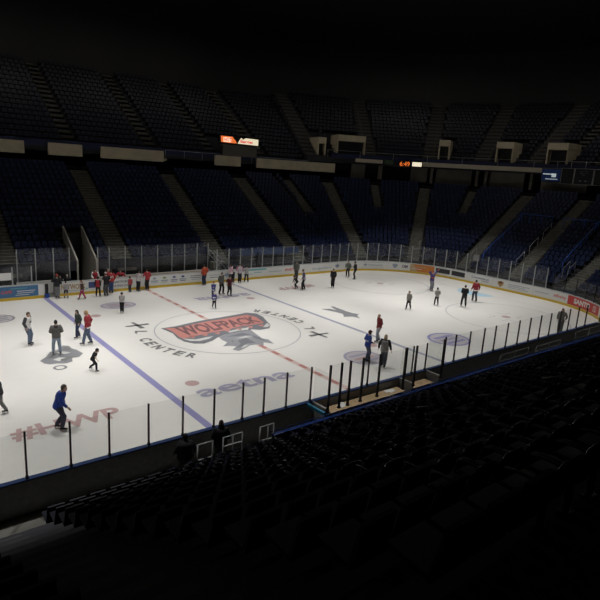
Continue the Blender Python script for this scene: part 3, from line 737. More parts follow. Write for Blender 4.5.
# blue and white handrails in the goal end stand
def slope_z(d): return ZB0+max(0, (d-D0))/TR*RS+.35
def run_rail(name, pts, m, label, r=.03, posts=3, h=.85):
    P = [PT(s, d, slope_z(d)) for s, d in pts]; root = empty(name, P[0]); tag(root, label, 'handrail'); off = -P[0]
    up = Vector((0, 0, h))
    path = []
    for (s0, d0), (s1, d1) in zip(pts, pts[1:]):
        for i in range(7):
            t = i/6; path.append(PT(s0+(s1-s0)*t, d0+(d1-d0)*t, slope_z(d0+(d1-d0)*t))+up)
    mb = MB(); mb.tube(path, r, 6); mb.build('top_rail', m, root, off)
    for i in range(posts):
        q = path[int(i*(len(path)-1)/max(1, posts-1))]; mb = MB(); mb.tube([q-up*1.3, q], r, 6); mb.build('baluster', m, root, off)
run_rail('handrail', [(58.42, 2.0), (58.55, 8.2)], 'rail_blue', 'blue sloping handrail edging the goal end block nearest the corner', .035, 5)
run_rail('handrail', [(58.2, 8.4), (61.8, 8.45)], 'rail_blue', 'blue level handrail across the rows behind the sloping blue one', .035, 4)
run_rail('handrail', [(66.35, 2.6), (66.3, 8.5)], 'rail_blue', 'blue sloping handrail above the red advert', .035, 5)
run_rail('handrail', [(63.0, 8.4), (66.2, 8.45)], 'rail_blue', 'blue level handrail across the rows above the red advert', .035, 4)
for i, (s, d0, d1, lb) in enumerate(((62.2, 1.9, 3.2, 'lowest white handrail on the stair behind the goal'), (62.22, 4.0, 5.4, 'middle white handrail on the stair behind the goal'), (62.24, 6.2, 7.6, 'top white handrail on the stair behind the goal'),
       (67.15, 1.9, 2.9, 'white handrail low on the stair above the red advert'), (66.75, 1.9, 2.9, 'white handrail beside the blue rail end above the red advert'), (L1+R*math.radians(86.5)+.4, 1.7, 2.7, 'short white handrail on the stair by the black adverts'), (L1+R*math.radians(53.5)+.4, 1.7, 2.6, 'short white handrail on the stair above the orange advert'))):
    run_rail('handrail', [(s, d0), (s, d1)], 'rail_grey', lb, .02, 2, .75)
mb = MB(); mb.box((0,0,.35), (.35,.04,.3)); o = mb.build('notice_box', 'rail_grey', None, PT(57.7, D0+.4, 2.0), ang(57.7)); tag(o, 'small grey notice box at the foot of the sloping blue handrail', 'box')
# stair with dark rails at the end of the player bench
st = empty('bench_stair', (7.3, 14.1, 0)); tag(st, 'stair with dark handrails climbing from the bench end to the seats', 'stairs')
for i in range(6):
    mb = MB(); mb.box((-.2-.0*i, .0, .13+.13*i*2), (.5, .5, .13)); 
mb = MB()
for i in range(6): mb.hexa([(.9-.3*i,-.45,0),(1.2-.3*i,-.45,0),(1.2-.3*i,.35,0),(.9-.3*i,.35,0),(.9-.3*i,-.45,.28*(i+1)),(1.2-.3*i,-.45,.28*(i+1)),(1.2-.3*i,.35,.28*(i+1)),(.9-.3*i,.35,.28*(i+1))])
mb.build('steps', 'concrete', st)
for y in (-.45, .35):
    mb = MB(); mb.tube([(1.1,y,1.0),(-.6,y,2.75)], .025, 6); mb.tube([(1.1,y,.55),(-.6,y,2.3)], .02, 6)
    for x, z in ((1.1,1.0),(.2,1.93),(-.6,2.75)): mb.tube([(x,y,z-.85),(x,y,z)], .02, 6)
    mb.build('stair_rail', 'rail_grey', st)

# ------------------------------------------------------------------ near stand
NZ0, NTR, NRS, NN, NY0 = .50, .82, .452, 15, -14.62
NA = [(-7.15, .6), (1.6, .6), (10.4, .6), (-15.9, .6), (19.2, .6)]
mb = MB()
for k in range(NN):
    y = NY0-k*NTR; z = NZ0+k*NRS
    mb.hexa([(-24,y-NTR,max(0,z-NRS-.3)),(25,y-NTR,max(0,z-NRS-.3)),(25,y,max(0,z-NRS-.3)),(-24,y,max(0,z-NRS-.3)),(-24,y-NTR,z),(25,y-NTR,z),(25,y,z),(-24,y,z)])
yk = NY0-NN*NTR; zk = NZ0+(NN-1)*NRS+.1
mb.hexa([(-24,-36,zk-.6),(25,-36,zk-.6),(25,yk,zk-.6),(-24,yk,zk-.6),(-24,-36,zk),(25,-36,zk),(25,yk,zk),(-24,yk,zk)])
o = mb.build('near_stand', 'tread'); o['kind'] = 'structure'
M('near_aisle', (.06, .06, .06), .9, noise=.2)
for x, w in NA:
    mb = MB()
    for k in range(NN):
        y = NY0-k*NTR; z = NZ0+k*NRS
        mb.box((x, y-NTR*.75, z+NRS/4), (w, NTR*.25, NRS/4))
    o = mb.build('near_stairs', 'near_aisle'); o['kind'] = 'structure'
# low front wall with the blue rail
fw = empty('front_wall_rail', (7, -14.4, 0)); tag(fw, 'low front wall of the near stand capped with a long shiny blue rail', 'barrier')
M('blue_shiny', (.010, .03, .14), .22, spec=.9)
mb = MB(); mb.box((0, 0, .45), (14.0, .05, .45)); mb.build('wall_face', 'dark', fw)
mb = MB(); mb.box((0, 0, .93), (14.0, .09, .035)); mb.build('blue_rail', 'blue_shiny', fw, bevel=.02)
mb = MB(); mb.tube([(-14, .1, 1.02), (14, .1, 1.02)], .018, 8); mb.build('highlight_tube', 'blue_shiny', fw)  # glossy tube added to catch highlights above the blue rail
def pipe_frame(name, x0, x1, y, z0, z1, label, mids=(), m='rail_white', r=.022, mid_h=(.5,)):
    root = empty(name, ((x0+x1)/2, y, z0)); tag(root, label, 'railing'); w = (x1-x0)/2; h = z1-z0
    mb = MB(); mb.tube([(-w,0,h),(w,0,h)], r, 8); mb.build('top_rail', m, root)
    for f in mid_h:
        mb = MB(); mb.tube([(-w,0,h*f),(w,0,h*f)], r*.9, 8); mb.build('middle_rail', m, root)
    for x in (-w, w)+tuple(mids):
        mb = MB(); mb.tube([(x,0,0),(x,0,h)], r, 8); mb.build('upright', m, root)
    return root
pipe_frame('pipe_railing', -9.0, -8.25, -14.35, .25, 1.36, 'white pipe railing beside the standing silhouette with hair', (0,), mid_h=(.35,.7))
pipe_frame('pipe_railing', -9.95, -9.4, -14.35, .25, 1.36, 'white pipe railing between the two dark standing silhouettes', (), mid_h=(.5,))
pipe_frame('pipe_railing', -7.52, -6.93, -14.35, .15, 1.35, 'white pipe railing at the stair foot beside the blue rail end', (.05,), mid_h=(.55,))
pipe_frame('pipe_railing', 8.6, 11.5, -13.75, .1, 1.1, 'long pale pipe railing in the walkway below the near glass', (0,), m='pipe_grey', mid_h=(.65,))
pipe_frame('pipe_railing', 12.4, 15.3, -13.75, .1, 1.0, 'pale pipe railing in the walkway near the grey-hooded skater', (0,), m='pipe_grey', mid_h=(.65,))
pipe_frame('pipe_railing', 17.2, 21.0, -13.75, .1, 1.2, 'pale pipe railing in the walkway under the red advert', (0,), m='pipe_grey', mid_h=(.65,))
mb = MB(); mb.box((0,0,.11), (.5,.22,.02)); mb.box((-.4,0,.05), (.03,.2,.05)); mb.box((.4,0,.05), (.03,.2,.05)); o = mb.build('step_board', 'rail_grey', None, (-7.9, -14.25, 0.0), .0, .005); tag(o, 'pale step board on the walkway beside the white stair railing', 'step')
for (y, lb) in ((-20.9, 'lowest'), (-22.5, 'middle'), (-23.9, 'topmost')):
    k = int((NY0-y)/NTR); z = NZ0+k*NRS
    r = empty('aisle_post', (-7.15, y, z)); tag(r, 'dark thin handrail post in the near aisle, %s of three' % lb, 'post')
    mb = MB(); mb.tube([(0,0,0),(0,0,.95)], .022, 8); mb.build('upright', 'seat_frame', r)
    mb = MB(); mb.tube([(0,.3,.82),(0,0,.95),(0,-.3,1.08)], .02, 8); mb.build('hand_grip', 'seat_frame', r)

# near seats: one built with parts, copied; those further off or out of view go into the stuff object
def make_seat():
    r = empty('stadium_seat')
    mb = MB()      # folded-down pan with a rolled front edge
    prof = [(.05,.40),(.10,.455),(.30,.445),(.46,.425),(.46,.385),(.28,.395)]
    n = len(prof); W = .225; rings = []
    for x, k in ((-W, .6), (-W*.9, 1.), (W*.9, 1.), (W, .6)):
        cy = sum(p[0] for p in prof)/n; cz = sum(p[1] for p in prof)/n
        rings.append([(x, -(cy+(p[0]-cy)*(1 if k == 1 else .9)), cz+(p[1]-cz)*k) for p in prof])
    mb.loft(rings); mb.build('seat_pan', 'seat_near_dim', r)
    mb = MB(); rows = []      # curved backrest with rounded top edge
    for i in range(7):
        t = i/6; z = .42+.46*t; w = .225*(1-.16*max(0, t-.6)/.4); yb = -(.48+.13*t)
        rows.append((z, w, yb))
    rings = []
    for j in range(7):
        u = -1+2*j/6
        ring = [(u*w, yb-.035*(1-u*u)+.0, z-(.05*u*u if i == 6 else 0)) for i, (z, w, yb) in enumerate(rows)]
        ring += [(u*w, yb-.035*(1-u*u)-.03, z-(.05*u*u if i == 6 else 0)+(.0 if i != 6 else -.012)) for i, (z, w, yb) in reversed(list(enumerate(rows)))]
        rings.append(ring)
    mb.loft(rings); br = mb.build('backrest', 'seat_near_dim', r)
    mb = MB(); mb.tube([(-.185,-.60,.80),(-.17,-.615,.855),(-.10,-.63,.885),(0,-.638,.892),(.10,-.63,.885),(.17,-.615,.855),(.185,-.60,.80)], .016, 8); mb.build('glint_tube', 'seat_glint', br)  # added glossy tube, there to catch glints along the backrest top
    for x in (-.240, .240):
        mb = MB(); mb.tube([(x,-.52,.60),(x,-.40,.635),(x,-.22,.64),(x,-.12,.62)], [(.020,.012),(.022,.014),(.022,.014),(.018,.012)], 8, side=(1,0,0)); mb.build('armrest', 'seat_near_dim', r)
    mb = MB(); mb.box((0,-.44,.2), (.03,.025,.2)); mb.box((0,-.44,.015), (.09,.06,.015)); mb.box((0,-.47,.42), (.24,.02,.025)); mb.build('pedestal', 'seat_frame', r)
    return r
CAM = Vector((-17.8226, -28.6507, 10.1352)); YAW, PIT, ROL, FPX = .687147, .231642, .062635, 549.442
fwv = Vector((math.sin(YAW)*math.cos(PIT), math.cos(YAW)*math.cos(PIT), -math.sin(PIT)))
rv0 = Vector((math.cos(YAW), -math.sin(YAW), 0)); uv0 = rv0.cross(fwv)
rv = rv0*math.cos(ROL)+uv0*math.sin(ROL); uv = -rv0*math.sin(ROL)+uv0*math.cos(ROL)
cand = []
for k in range(NN):
    y = NY0-k*NTR; z = NZ0+k*NRS
    for blk in range(5):
        lims = [(-23.5,-16.5,-1), (-15.3,-7.75,-1), (-6.55,1.0,1), (2.2,9.8,1), (11.0,18.6,1)][blk]
        n = int((lims[1]-lims[0])/.54)
        for i in range(n):
            x = lims[0]+.27+.54*i if lims[2] > 0 else lims[1]-.27-.54*i
            p = Vector((x, y-.45, z+.7)); dv = p-CAM; zc = dv.dot(fwv)
            vis = zc > .5 and -8 < 300+FPX*dv.dot(rv)/zc < 608 and 300-FPX*dv.dot(uv)/zc < 474
            cand.append((dv.length, vis, k, blk, i, x, y, z))
view = sorted([c for c in cand if c[1]])[:300]
chosen = set((c[2], c[3], c[4]) for c in view)
proto = make_seat(); first = True
ANAME = ['', 'center-post aisle, camera side', 'center-post aisle, bench side', 'second aisle, goal side', 'third aisle, goal side']
for c in cand:
    dist, vis, k, blk, i, x, y, z = c
    if (k, blk, i) in chosen:
        o = proto if first else copy_tree(proto); first = False
        o.location = (x, y, z)
        tag(o, 'dark navy seat, %s row above the blue rail, %s from the %s' % (ordw(k+1), ordw(i+1), ANAME[blk]), 'seat', 'near stand seats')
    else:
        W = .235
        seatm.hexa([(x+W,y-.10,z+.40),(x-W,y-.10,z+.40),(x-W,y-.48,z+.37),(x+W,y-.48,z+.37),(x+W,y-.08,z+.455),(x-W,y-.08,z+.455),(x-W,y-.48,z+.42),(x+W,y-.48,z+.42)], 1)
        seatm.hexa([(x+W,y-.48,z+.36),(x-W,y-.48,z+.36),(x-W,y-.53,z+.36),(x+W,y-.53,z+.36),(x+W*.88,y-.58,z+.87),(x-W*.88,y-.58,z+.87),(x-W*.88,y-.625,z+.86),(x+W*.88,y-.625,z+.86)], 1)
o = seatm.build('stadium_seating', ['seat_navy', 'seat_near_dim', M('seat_upper_dim', (.006, .010, .026), .5)]); tag(o, 'rows of navy folding seats filling the far and upper stands', 'seating', None, 'stuff')  # upper seats get a darker navy that carries the upper deck's dimness

# ------------------------------------------------------------------ people
def remeshed(mb, voxel, smooth=3):
    o = mb.build('tmp', [MATS['dark']])
    r = o.modifiers.new('r', 'REMESH'); r.mode = 'VOXEL'; r.voxel_size = voxel
    s = o.modifiers.new('s', 'SMOOTH'); s.iterations = smooth; s.factor = .5
    dg = bpy.context.evaluated_depsgraph_get(); dg.update()
    me = bpy.data.meshes.new_from_object(o.evaluated_get(dg))
    old = o.data; bpy.data.objects.remove(o); bpy.data.meshes.remove(old)
    me.materials.clear()
    return me
SKIN = {}
def skinm(t):
    n = 'skin_%s' % t
    c = {'light': (.60,.40,.31), 'tan': (.42,.26,.18), 'dark': (.02,.015,.012)}[t]  # the near-black tone paints in the shade on silhouetted figures
    return M(n, c, .6)
def cloth(c):
    return M('cloth_%02d_%02d_%02d' % tuple(int(v*99) for v in c), c, .85, noise=.12, scale=9.)
def ik(a, c, l1, l2, pole):
    d = c-a; L = min(d.length, (l1+l2)*.999); d = d.normalized()
    x = (l1*l1-l2*l2+L*L)/(2*L); h = math.sqrt(max(0, l1*l1-x*x))
    p = pole-d*pole.dot(d); p = p.normalized() if p.length > 1e-6 else Vector((0,1,0))
    return a+d*x+p*h, a+d*L
def mesh_obj(name, me, mats, parent):
    for m in mats: me.materials.append(m)
    for p in me.polygons: p.use_smooth = True
    o = bpy.data.objects.new(name, me); COL.objects.link(o)
    if parent: o.parent = parent
    return o

def person(x, y, H, face, label, top, bottom, hair=(.06,.04,.03), skin='light', lean=4., legs=((-.09,.02,0),(.09,-.02,0)), arms=None,
           hairstyle='short', headwear=None, sleeves=1., top_name='jacket', hem=None, shoes=(.02,.02,.022), skates=True, headturn=0., crouch=0., extras=(), z=0., legs_len=1., bulk=1.1, sleeve_col=None, stripe=None, group='skaters on the ice'):
    kid = H < 1.5
    k = H/1.75; hs = k if not kid else k*1.16
    base = .075*min(1, k*1.1) if skates else .015
    la = math.radians(lean)
    U = Vector((0, math.sin(la), math.cos(la))); Fw = Vector((0, math.cos(la), -math.sin(la))); Rt = Vector((1,0,0))
    hipz = (.93-crouch)*k+base
    hip = Vector((0, -.02*k-math.sin(la)*.12*k, hipz))
    def T(u, f=0, s=0): return hip+U*u*k+Fw*f*k+Rt*s*k
    hipw = .09*k; shw = (.185 if not kid else .175)*k
    sh = {s: T(.50, -.01, s*shw/k) for s in (-1, 1)}
    ll1, ll2 = .43*k, .42*k
    legj = {}
    for s, (fx, fy, fz) in zip((-1, 1), legs):
        hj = hip+Vector((s*hipw, 0, -.02*k)); an = Vector((fx*k, fy*k, (.09+fz)*k+base))
        kn, an = ik(hj, an, ll1, ll2, Vector((0.05*s, 1, 0)))
        legj[s] = (hj, kn, an)
    if arms is None: arms = ((-.07, .06, -.96), (.07, .06, -.96))
    al1, al2 = .29*k, .26*k
    armj = {}
    for s, t in zip((-1, 1), arms):
        tv = Rt*t[0]+Fw*t[1]+Vector((0,0,1))*t[2]
        wr = sh[s]+tv*(al1+al2)*.98
        el, wr = ik(sh[s], wr, al1, al2, Vector((s*.5, -1, -.15)))
        armj[s] = (sh[s], el, wr)
    neck = T(.545); hc = T(.545+.135*hs/k, .035)
    ht = math.radians(headturn)
    hF = Vector((math.sin(ht), math.cos(ht), 0)); hR = Vector((math.cos(ht), -math.sin(ht), 0)); hU = Vector((0,0,1))
    def torso(mb, inf, z0=-.08, z1=.53, zt=None):
        prof = [(-.10,.150,.105),(0,.165,.115),(.12,.150,.105),(.22,.148,.105),(.35,.172,.118),(.44,.178,.110),(.50,.150,.085),(.53,.085,.065),(.555,.060,.058)]
        rings = []
        for u, a, b in prof:
            if u < z0-1e-6 or u > z1+1e-6: continue
            a = (a*bulk+inf)*k; b = (b*bulk+inf)*k; c = T(u)
            rings.append([c+Rt*a*math.cos(2*PI*j/16)+Fw*b*math.sin(2*PI*j/16) for j in range(16)])
        mb.loft(rings)
    # --- body
    mb = MB(); torso(mb, 0.)
    for s in (-1, 1):
        a, e, w = armj[s]
        mb.tube([T(.47,0,s*.10), a+Vector((s*.005,0,-.012*k)), a.lerp(e, .35), e, e.lerp(w, .3), w], [.058*k,.055*k,.050*k,.040*k,.040*k,.027*k], 10)
        d = (w-e).normalized(); inner = (Fw-d*Fw.dot(d)); inner = inner.normalized() if inner.length > .1 else Rt.copy()
        nrm = d.cross(inner)
        mb.tube([w-d*.01*k, w+d*.03*k, w+d*.075*k, w+d*.092*k], [(.026*k,.019*k),(.036*k,.019*k),(.040*k,.016*k),(.034*k,.012*k)], 8, side=inner)
        hj, kn, an = legj[s]
        mb.tube([hj+Vector((0,0,.06*k)), hj.lerp(kn,.2), hj.lerp(kn,.6), kn, kn.lerp(an,.3), kn.lerp(an,.75), an], [.085*k,.085*k,.070*k,.056*k,.056*k,.042*k,.038*k], 10)
        mb.tube([an+Vector((0,-.05*k,-.02*k)), an+Vector((0,.04*k,-.045*k)), an+Vector((0,.11*k,-.058*k))], [(.032*k,.032*k),(.034*k,.024*k),(.028*k,.014*k)], 8, side=(1,0,0))
    mb.tube([T(.49), neck+U*.03*k, hc-hU*.03*hs], [.062*k,.055*k,.052*hs], 10)
    def hp(r, f, u): return hc+hR*r*hs+hF*f*hs+hU*u*hs
    # skull, jaw, nose, ears
    rings = []
    for u, a, b, f0 in ((-.118,.030,.030,.045),(-.105,.046,.050,.035),(-.075,.060,.070,.020),(-.03,.069,.084,.008),(.02,.074,.094,0),(.06,.072,.092,-.004),(.095,.056,.072,-.006),(.115,.028,.036,-.006),(.119,.008,.01,-.006)):
        rings.append([hp(a*math.cos(2*PI*j/14), f0+b*math.sin(2*PI*j/14), u) for j in range(14)])
    mb.loft(rings)
    mb.tube([hp(0,.082,.022), hp(0,.100,-.012), hp(0,.106,-.026), hp(0,.088,-.034)], [.010*hs,.013*hs,.017*hs,.012*hs], 8)
    for s in (-1, 1):
        mb.tube([hp(s*.066,-.004,-.03), hp(s*.078,-.010,0), hp(s*.074,-.012,.026)], [(.010*hs,.016*hs),(.010*hs,.022*hs),(.008*hs,.014*hs)], 8, side=tuple(hR))
    me = remeshed(mb, .016 if not kid else .014, 3)
    # fingers, eyes and mouth joined into the same mesh
    fb = MB()
    for s in (-1, 1):
        a, e, w = armj[s]; d = (w-e).normalized(); inner = (Fw-d*Fw.dot(d)); inner = inner.normalized() if inner.length > .1 else Rt.copy()
        nrm = d.cross(inner)*(1 if s < 0 else -1)
        for q, L in ((.027,.070),(.009,.080),(-.009,.075),(-.027,.058)):
            b0 = w+d*.072*k+inner*q*k
            fb.tube([b0, b0+d*(.02+L*.35)*k+inner*q*.15*k, b0+d*(.02+L*.7)*k-nrm*.012*k+inner*q*.2*k, b0+d*(.012+L*.95)*k-nrm*.032*k+inner*q*.2*k], [.0092*k,.0088*k,.008*k,.006*k], 6)
        b0 = w+d*.025*k+inner*.026*k
        fb.tube([b0, b0+inner*.026*k+d*.024*k-nrm*.008*k, b0+inner*.032*k+d*.05*k-nrm*.016*k, b0+inner*.028*k+d*.068*k-nrm*.02*k], [.013*k,.011*k,.0095*k,.007*k], 6)
    for s in (-1, 1):
        fb.ellipsoid(hp(s*.030,.084,.018), (.012*hs,.010*hs,.008*hs), 1, 8, 6)
        fb.tube([hp(s*.016,.092,.038), hp(s*.032,.090,.043), hp(s*.046,.080,.038)], [.005*hs]*3, 5, 2)
    fb.tube([hp(-.024,.078,-.064), hp(0,.090,-.062), hp(.024,.078,-.064)], [(.006*hs),(.008*hs),(.006*hs)], 6, 3)
    bm = bmesh.new(); bm.from_mesh(me)
    n0 = len(bm.faces)
    f2 = fb.mesh('tmpf', [])
    bm.from_mesh(f2)
    bm.faces.ensure_lookup_table()
    for i, mi in enumerate(fb.m): bm.faces[n0+i].material_index = mi
    for i in range(n0): bm.faces[i].material_index = 0
    bm.to_mesh(me); bm.free(); bpy.data.meshes.remove(f2)
    body = mesh_obj('person', me, [skinm(skin), M('eye', (.02,.015,.012), .3), M('brow_%d' % int(hair[0]*99), hair, .8), M('lip', (.32,.13,.11), .6)], None)
    body.location = (x, y, z); body.rotation_euler = (0, 0, math.radians(face-90))
    tag(body, label, 'person', group)
    # --- trousers
    mb = MB()
    rings = []
    for u, a, b in ((-.13,.155,.112),(-.03,.172,.122),(.06,.165,.118),(.10,.155,.110)):
        c = T(u); rings.append([c+Rt*a*bulk*k*math.cos(2*PI*j/14)+Fw*b*bulk*k*math.sin(2*PI*j/14) for j in range(14)])
    mb.loft(rings)
    for s in (-1, 1):
        hj, kn, an = legj[s]
        if legs_len >= 1:
            P = [hj+Vector((0,0,.06*k)), hj.lerp(kn,.2), hj.lerp(kn,.6), kn, kn.lerp(an,.4), kn.lerp(an,.8), an+Vector((0,-.005,.01*k))]
            Rr = [.112*k,.112*k,.100*k,.090*k,.086*k,.080*k,.078*k]
        else:
            P = [hj+Vector((0,0,.06*k)), hj.lerp(kn,.2), hj.lerp(kn,.6), kn.lerp(an,.1)]; Rr = [.10*k,.10*k,.095*k,.09*k]
        mb.tube(P, Rr, 10)
    tm = remeshed(mb, .022, 3)
    mesh_obj('trousers' if legs_len >= 1 else 'shorts', tm, [cloth(bottom)], body)
    # --- top
    mb = MB(); torso(mb, .034, -.10 if hem is None else -.10, .53)
    for s in (-1, 1):
        a, e, w = armj[s]
        if sleeves >= 1: P = [T(.47,0,s*.09), a, a.lerp(e,.4), e, e.lerp(w,.5), w-(w-e)*.03]; Rr = [.082*k,.088*k,.082*k,.072*k,.064*k,.050*k]
        else: P = [T(.47,0,s*.09), a, a.lerp(e,.4), a.lerp(e,.85)]; Rr = [.075*k,.077*k,.070*k,.064*k]
        mb.tube(P, Rr, 10)
    jm = remeshed(mb, .02, 3)
    jo = mesh_obj(top_name, jm, [cloth(top)]+[cloth(c) for c in (hem, sleeve_col, stripe) if c], body)
    cols = [c for c in ('hem' if hem else 0, 'sleeve' if sleeve_col else 0, 'stripe' if stripe else 0) if c]
    if cols:
        for p in jm.polygons:
            c = p.center; u = (c-hip).dot(U)/k; sd = abs((c-hip).dot(Rt))/k
            off = min((c-(a+(e-a)*max(0, min(1, (c-a).dot(e-a)/(e-a).length_squared)))).length for a, e, w in armj.values())
            off2 = min((c-(e+(w-e)*max(0, min(1, (c-e).dot(w-e)/(w-e).length_squared)))).length for a, e, w in armj.values())
            arm = (sd > .15 and off < .1*k) or off2 < .085*k
            if arm:
                if sleeve_col: p.material_index = 1+cols.index('sleeve')
            elif hem and u < -.01: p.material_index = 1+cols.index('hem')
            elif stripe and .18 < u < .28: p.material_index = 1+cols.index('stripe')
    # --- skates / shoes
    for s in (-1, 1):
        hj, kn, an = legj[s]; fz = an
        mb = MB(); up = (kn-an).normalized()
        mb.tube([an+up*.12*k, an+up*.03*k, an+Vector((0,-.02*k,-.05*k))], [.056*k,.055*k,.05*k], 10)
        mb.tube([an+Vector((0,-.07*k,-.055*k)), an+Vector((0,.0,-.05*k)), an+Vector((0,.10*k,-.055*k)), an+Vector((0,.18*k,-.065*k))], [(.036*k,.03*k),(.046*k,.036*k),(.048*k,.034*k),(.03*k,.018*k)], 10, side=(1,0,0))
        bo = mb.build('skate' if skates else 'shoe', cloth(shoes), body)
        if skates:
            mb = MB(); zb = an.z-.085*k; hb = min(base*.9, zb-.0)
            mb.box((an.x, an.y+.05*k, an.z-.09*k-base*.72), (.004, .135*k, base*.2)); mb.box((an.x, an.y-.04*k, an.z-.09*k-base*.28), (.010, .025*k, base*.30)); mb.box((an.x, an.y+.12*k, an.z-.09*k-base*.28), (.010, .025*k, base*.30))
            mb.build('blade', M('blade_steel', (.5,.5,.52), .3, metal=.8), bo)
    # --- hair or headwear
    def shell(name, col, fn, scale, rough=.8):
        mb = MB(); mb.ellipsoid((0,0,0), (1,1,1), 0, 18, 12, fn)
        mb.v = [tuple(hp(v[0]*.078*scale, v[1]*.098*scale-.004, v[2]*.112*scale+.018)) for v in mb.v]
        return mb.build(name, M(name+'_%02d_%02d_%02d' % tuple(int(c*99) for c in col), col, rough), body)
    if hairstyle != 'bald':
        def f_short(u):
            if u.y > .25 and u.z < .45: return .86
            if u.z < -.55: return .8
            return 1.06
        shell('hair', hair, f_short, 1.04)
    else:
        shell('hair', hair, lambda u: 1.03 if (u.z < .25 and u.y < .1 and u.z > -.5) else .84, 1.04)
    if hairstyle == 'long':
        mb = MB(); rings = []
        for u, a, b, f in ((.05,.085,.06,-.05),(-.04,.095,.055,-.065),(-.13,.10,.045,-.075),(-.22,.092,.035,-.085),(-.30,.06,.02,-.085)):
            rings.append([hp(a*math.cos(2*PI*j/12), f+b*math.sin(2*PI*j/12), u) for j in range(12)])
        mb.loft(rings); mb.build('hair_length', M('hair_%02d_%02d_%02d' % tuple(int(c*99) for c in hair), hair, .8), body)
    if hairstyle == 'ponytail':
        mb = MB(); mb.tube([hp(0,-.09,.04), hp(0,-.135,.02), hp(0,-.14,-.08), hp(0,-.12,-.17)], [.02*hs,.03*hs,.03*hs,.008*hs], 8); mb.build('ponytail', M('hair_%02d_%02d_%02d' % tuple(int(c*99) for c in hair), hair, .8), body)
    if headwear:
        kind, col = headwear
        if kind == 'helmet':
            h = shell('helmet', col, lambda u: 1.0 if not (u.y > .35 and u.z < .25) and u.z > -.35 else .7, 1.26, .35)
        elif kind == 'cap':
            h = shell('cap', col, lambda u: 1.0 if u.z > .12 else .7, 1.16)
            mb = MB(); mb.loft([[hp(a*math.cos(2*PI*j/12), .06+b*math.sin(2*PI*j/12), zz) for j in range(12)] for a, b, zz in ((.06,.10,.052),(.072,.115,.058),(.06,.10,.064))]); mb.build('brim', h.data.materials[0], h)
        elif kind == 'knit':
            h = shell('knit_hat', col, lambda u: 1.0 if u.z > -.05 else .7, 1.2)
            mb = MB(); mb.ellipsoid(hp(0,-.01,.155), (.03*hs,.03*hs,.03*hs), 0, 8, 6); mb.build('pompom', h.data.materials[0], h)
    for ex in extras:
        kd = ex[0]
        if kd == 'hood':
            mb = MB(); pts = []
            for j in range(13):
                a = PI*2*j/12; pts.append(T(.53+.018*math.sin(a), 0)+Rt*.088*k*math.cos(a)+Fw*(-.02+.085*math.sin(a))*k)
            mb.tube(pts, .034*k, 8); mb.ellipsoid(tuple(T(.47,-.115)), (.10*k,.045*k,.09*k), 0, 10, 6); mb.build('hood', cloth(ex[1]), body)
        elif kd == 'number':
            V, Fc = glyphs(ex[1], (.11*len(ex[1]))*k, .20*k, .03); mb = MB()
            add_flat(mb, V, Fc, lambda a, b: T(.30, -.165)-Rt*a+U*b); mb.build('number', cloth((.75,.74,.7)), body)
        elif kd == 'scarf':
            mb = MB(); pts = []
            for j in range(13):
                a = PI*2*j/12; pts.append(T(.545)+Rt*.08*k*math.cos(a)+Fw*.075*k*math.sin(a))
            mb.tube(pts, .034*k, 8); mb.tube([T(.53,.09,.03), T(.42,.15,.05), T(.25,.15,.06)], [.035*k,.04*k,.03*k], 8); mb.build('scarf', cloth(ex[1]), body)
        elif kd == 'vest':
            mb = MB(); torso(mb, .042, -.10, .50); mb.build('vest', cloth(ex[1]), body)
        elif kd == 'gloves':
            for s in (-1, 1):
                a, e, w = armj[s]; d = (w-e).normalized(); mb = MB(); mb.ellipsoid(tuple(w+d*.07*k), (.055*k,.055*k,.07*k), 0, 10, 8); mb.build('mitten', cloth(ex[1]), body)
        elif kd == 'emblem':
            mb = MB(); c = T(.30, .165); mb.face([c-Rt*.07*k-U*.07*k, c+Rt*.07*k-U*.07*k, c+Rt*.09*k+U*.05*k, c-Rt*.09*k+U*.05*k]); mb.build('emblem', cloth(ex[1]), body)
    return body

JEAN = (.12,.16,.24); LJEAN = (.30,.36,.46); BLK = (.012,.012,.014); DGREY = (.06,.06,.065); GREY = (.22,.22,.225); WHT = (.86,.85,.84); RED = (.33,.028,.036); NAVY = (.03,.04,.09)
HANG = ((-.10,.05,-.96), (.10,.05,-.96)); POCK = ((-.02,.30,-.62), (.02,.30,-.62)); OUT = ((-.26,.1,-.92), (.26,.1,-.92)); FOLD = ((.25,.42,-.42), (-.25,.42,-.42)); FRONT = ((.05,.40,-.70), (-.05,.40,-.70))
STRIDE = ((-.10,-.26,.02), (.10,.24,0)); STRIDE2 = ((-.10,.24,0), (.10,-.26,.03)); WIDE = ((-.17,.05,0), (.17,-.02,0))
P = person
P(-11.12, 2.47, 1.80, -45, 'man in white t-shirt over dark sleeves and jeans by the grey wolf logo', WHT, JEAN, (.10,.06,.04), arms=((-.12,-.12,-.9),(.10,.1,-.92)), legs=((-.12,.03,0),(.12,.10,0)), sleeve_col=DGREY, top_name='shirt', extras=[('emblem', GREY)])
P(-10.3, .17, 1.82, 80, 'person seen from behind in grey hooded jacket and light jeans on the grey logo', (.11,.105,.10), LJEAN, (.02,.018,.016), arms=POCK, legs=WIDE, extras=[('hood', (.02,.02,.022))], shoes=(.25,.25,.25), bulk=1.1)
P(-8.5, 2.5, 1.62, 190, 'long-haired woman in dark green-grey jacket beside the red hockey jersey', (.04,.05,.045), NAVY, (.04,.03,.025), arms=((-.18,.1,-.9),(.1,.1,-.95)), legs=((-.1,.16,0),(.1,-.12,0)), hairstyle='long')
P(-8.42, 1.1, 1.90, 150, 'blond person in red jersey with white hem skating by the left blue line', RED, JEAN, (.42,.29,.14), hem=WHT, top_name='jersey', arms=((-.1,.12,-.92),(.12,-.1,-.9)), legs=((-.1,.2,0),(.1,-.15,0)), stripe=(.5,.12,.12))
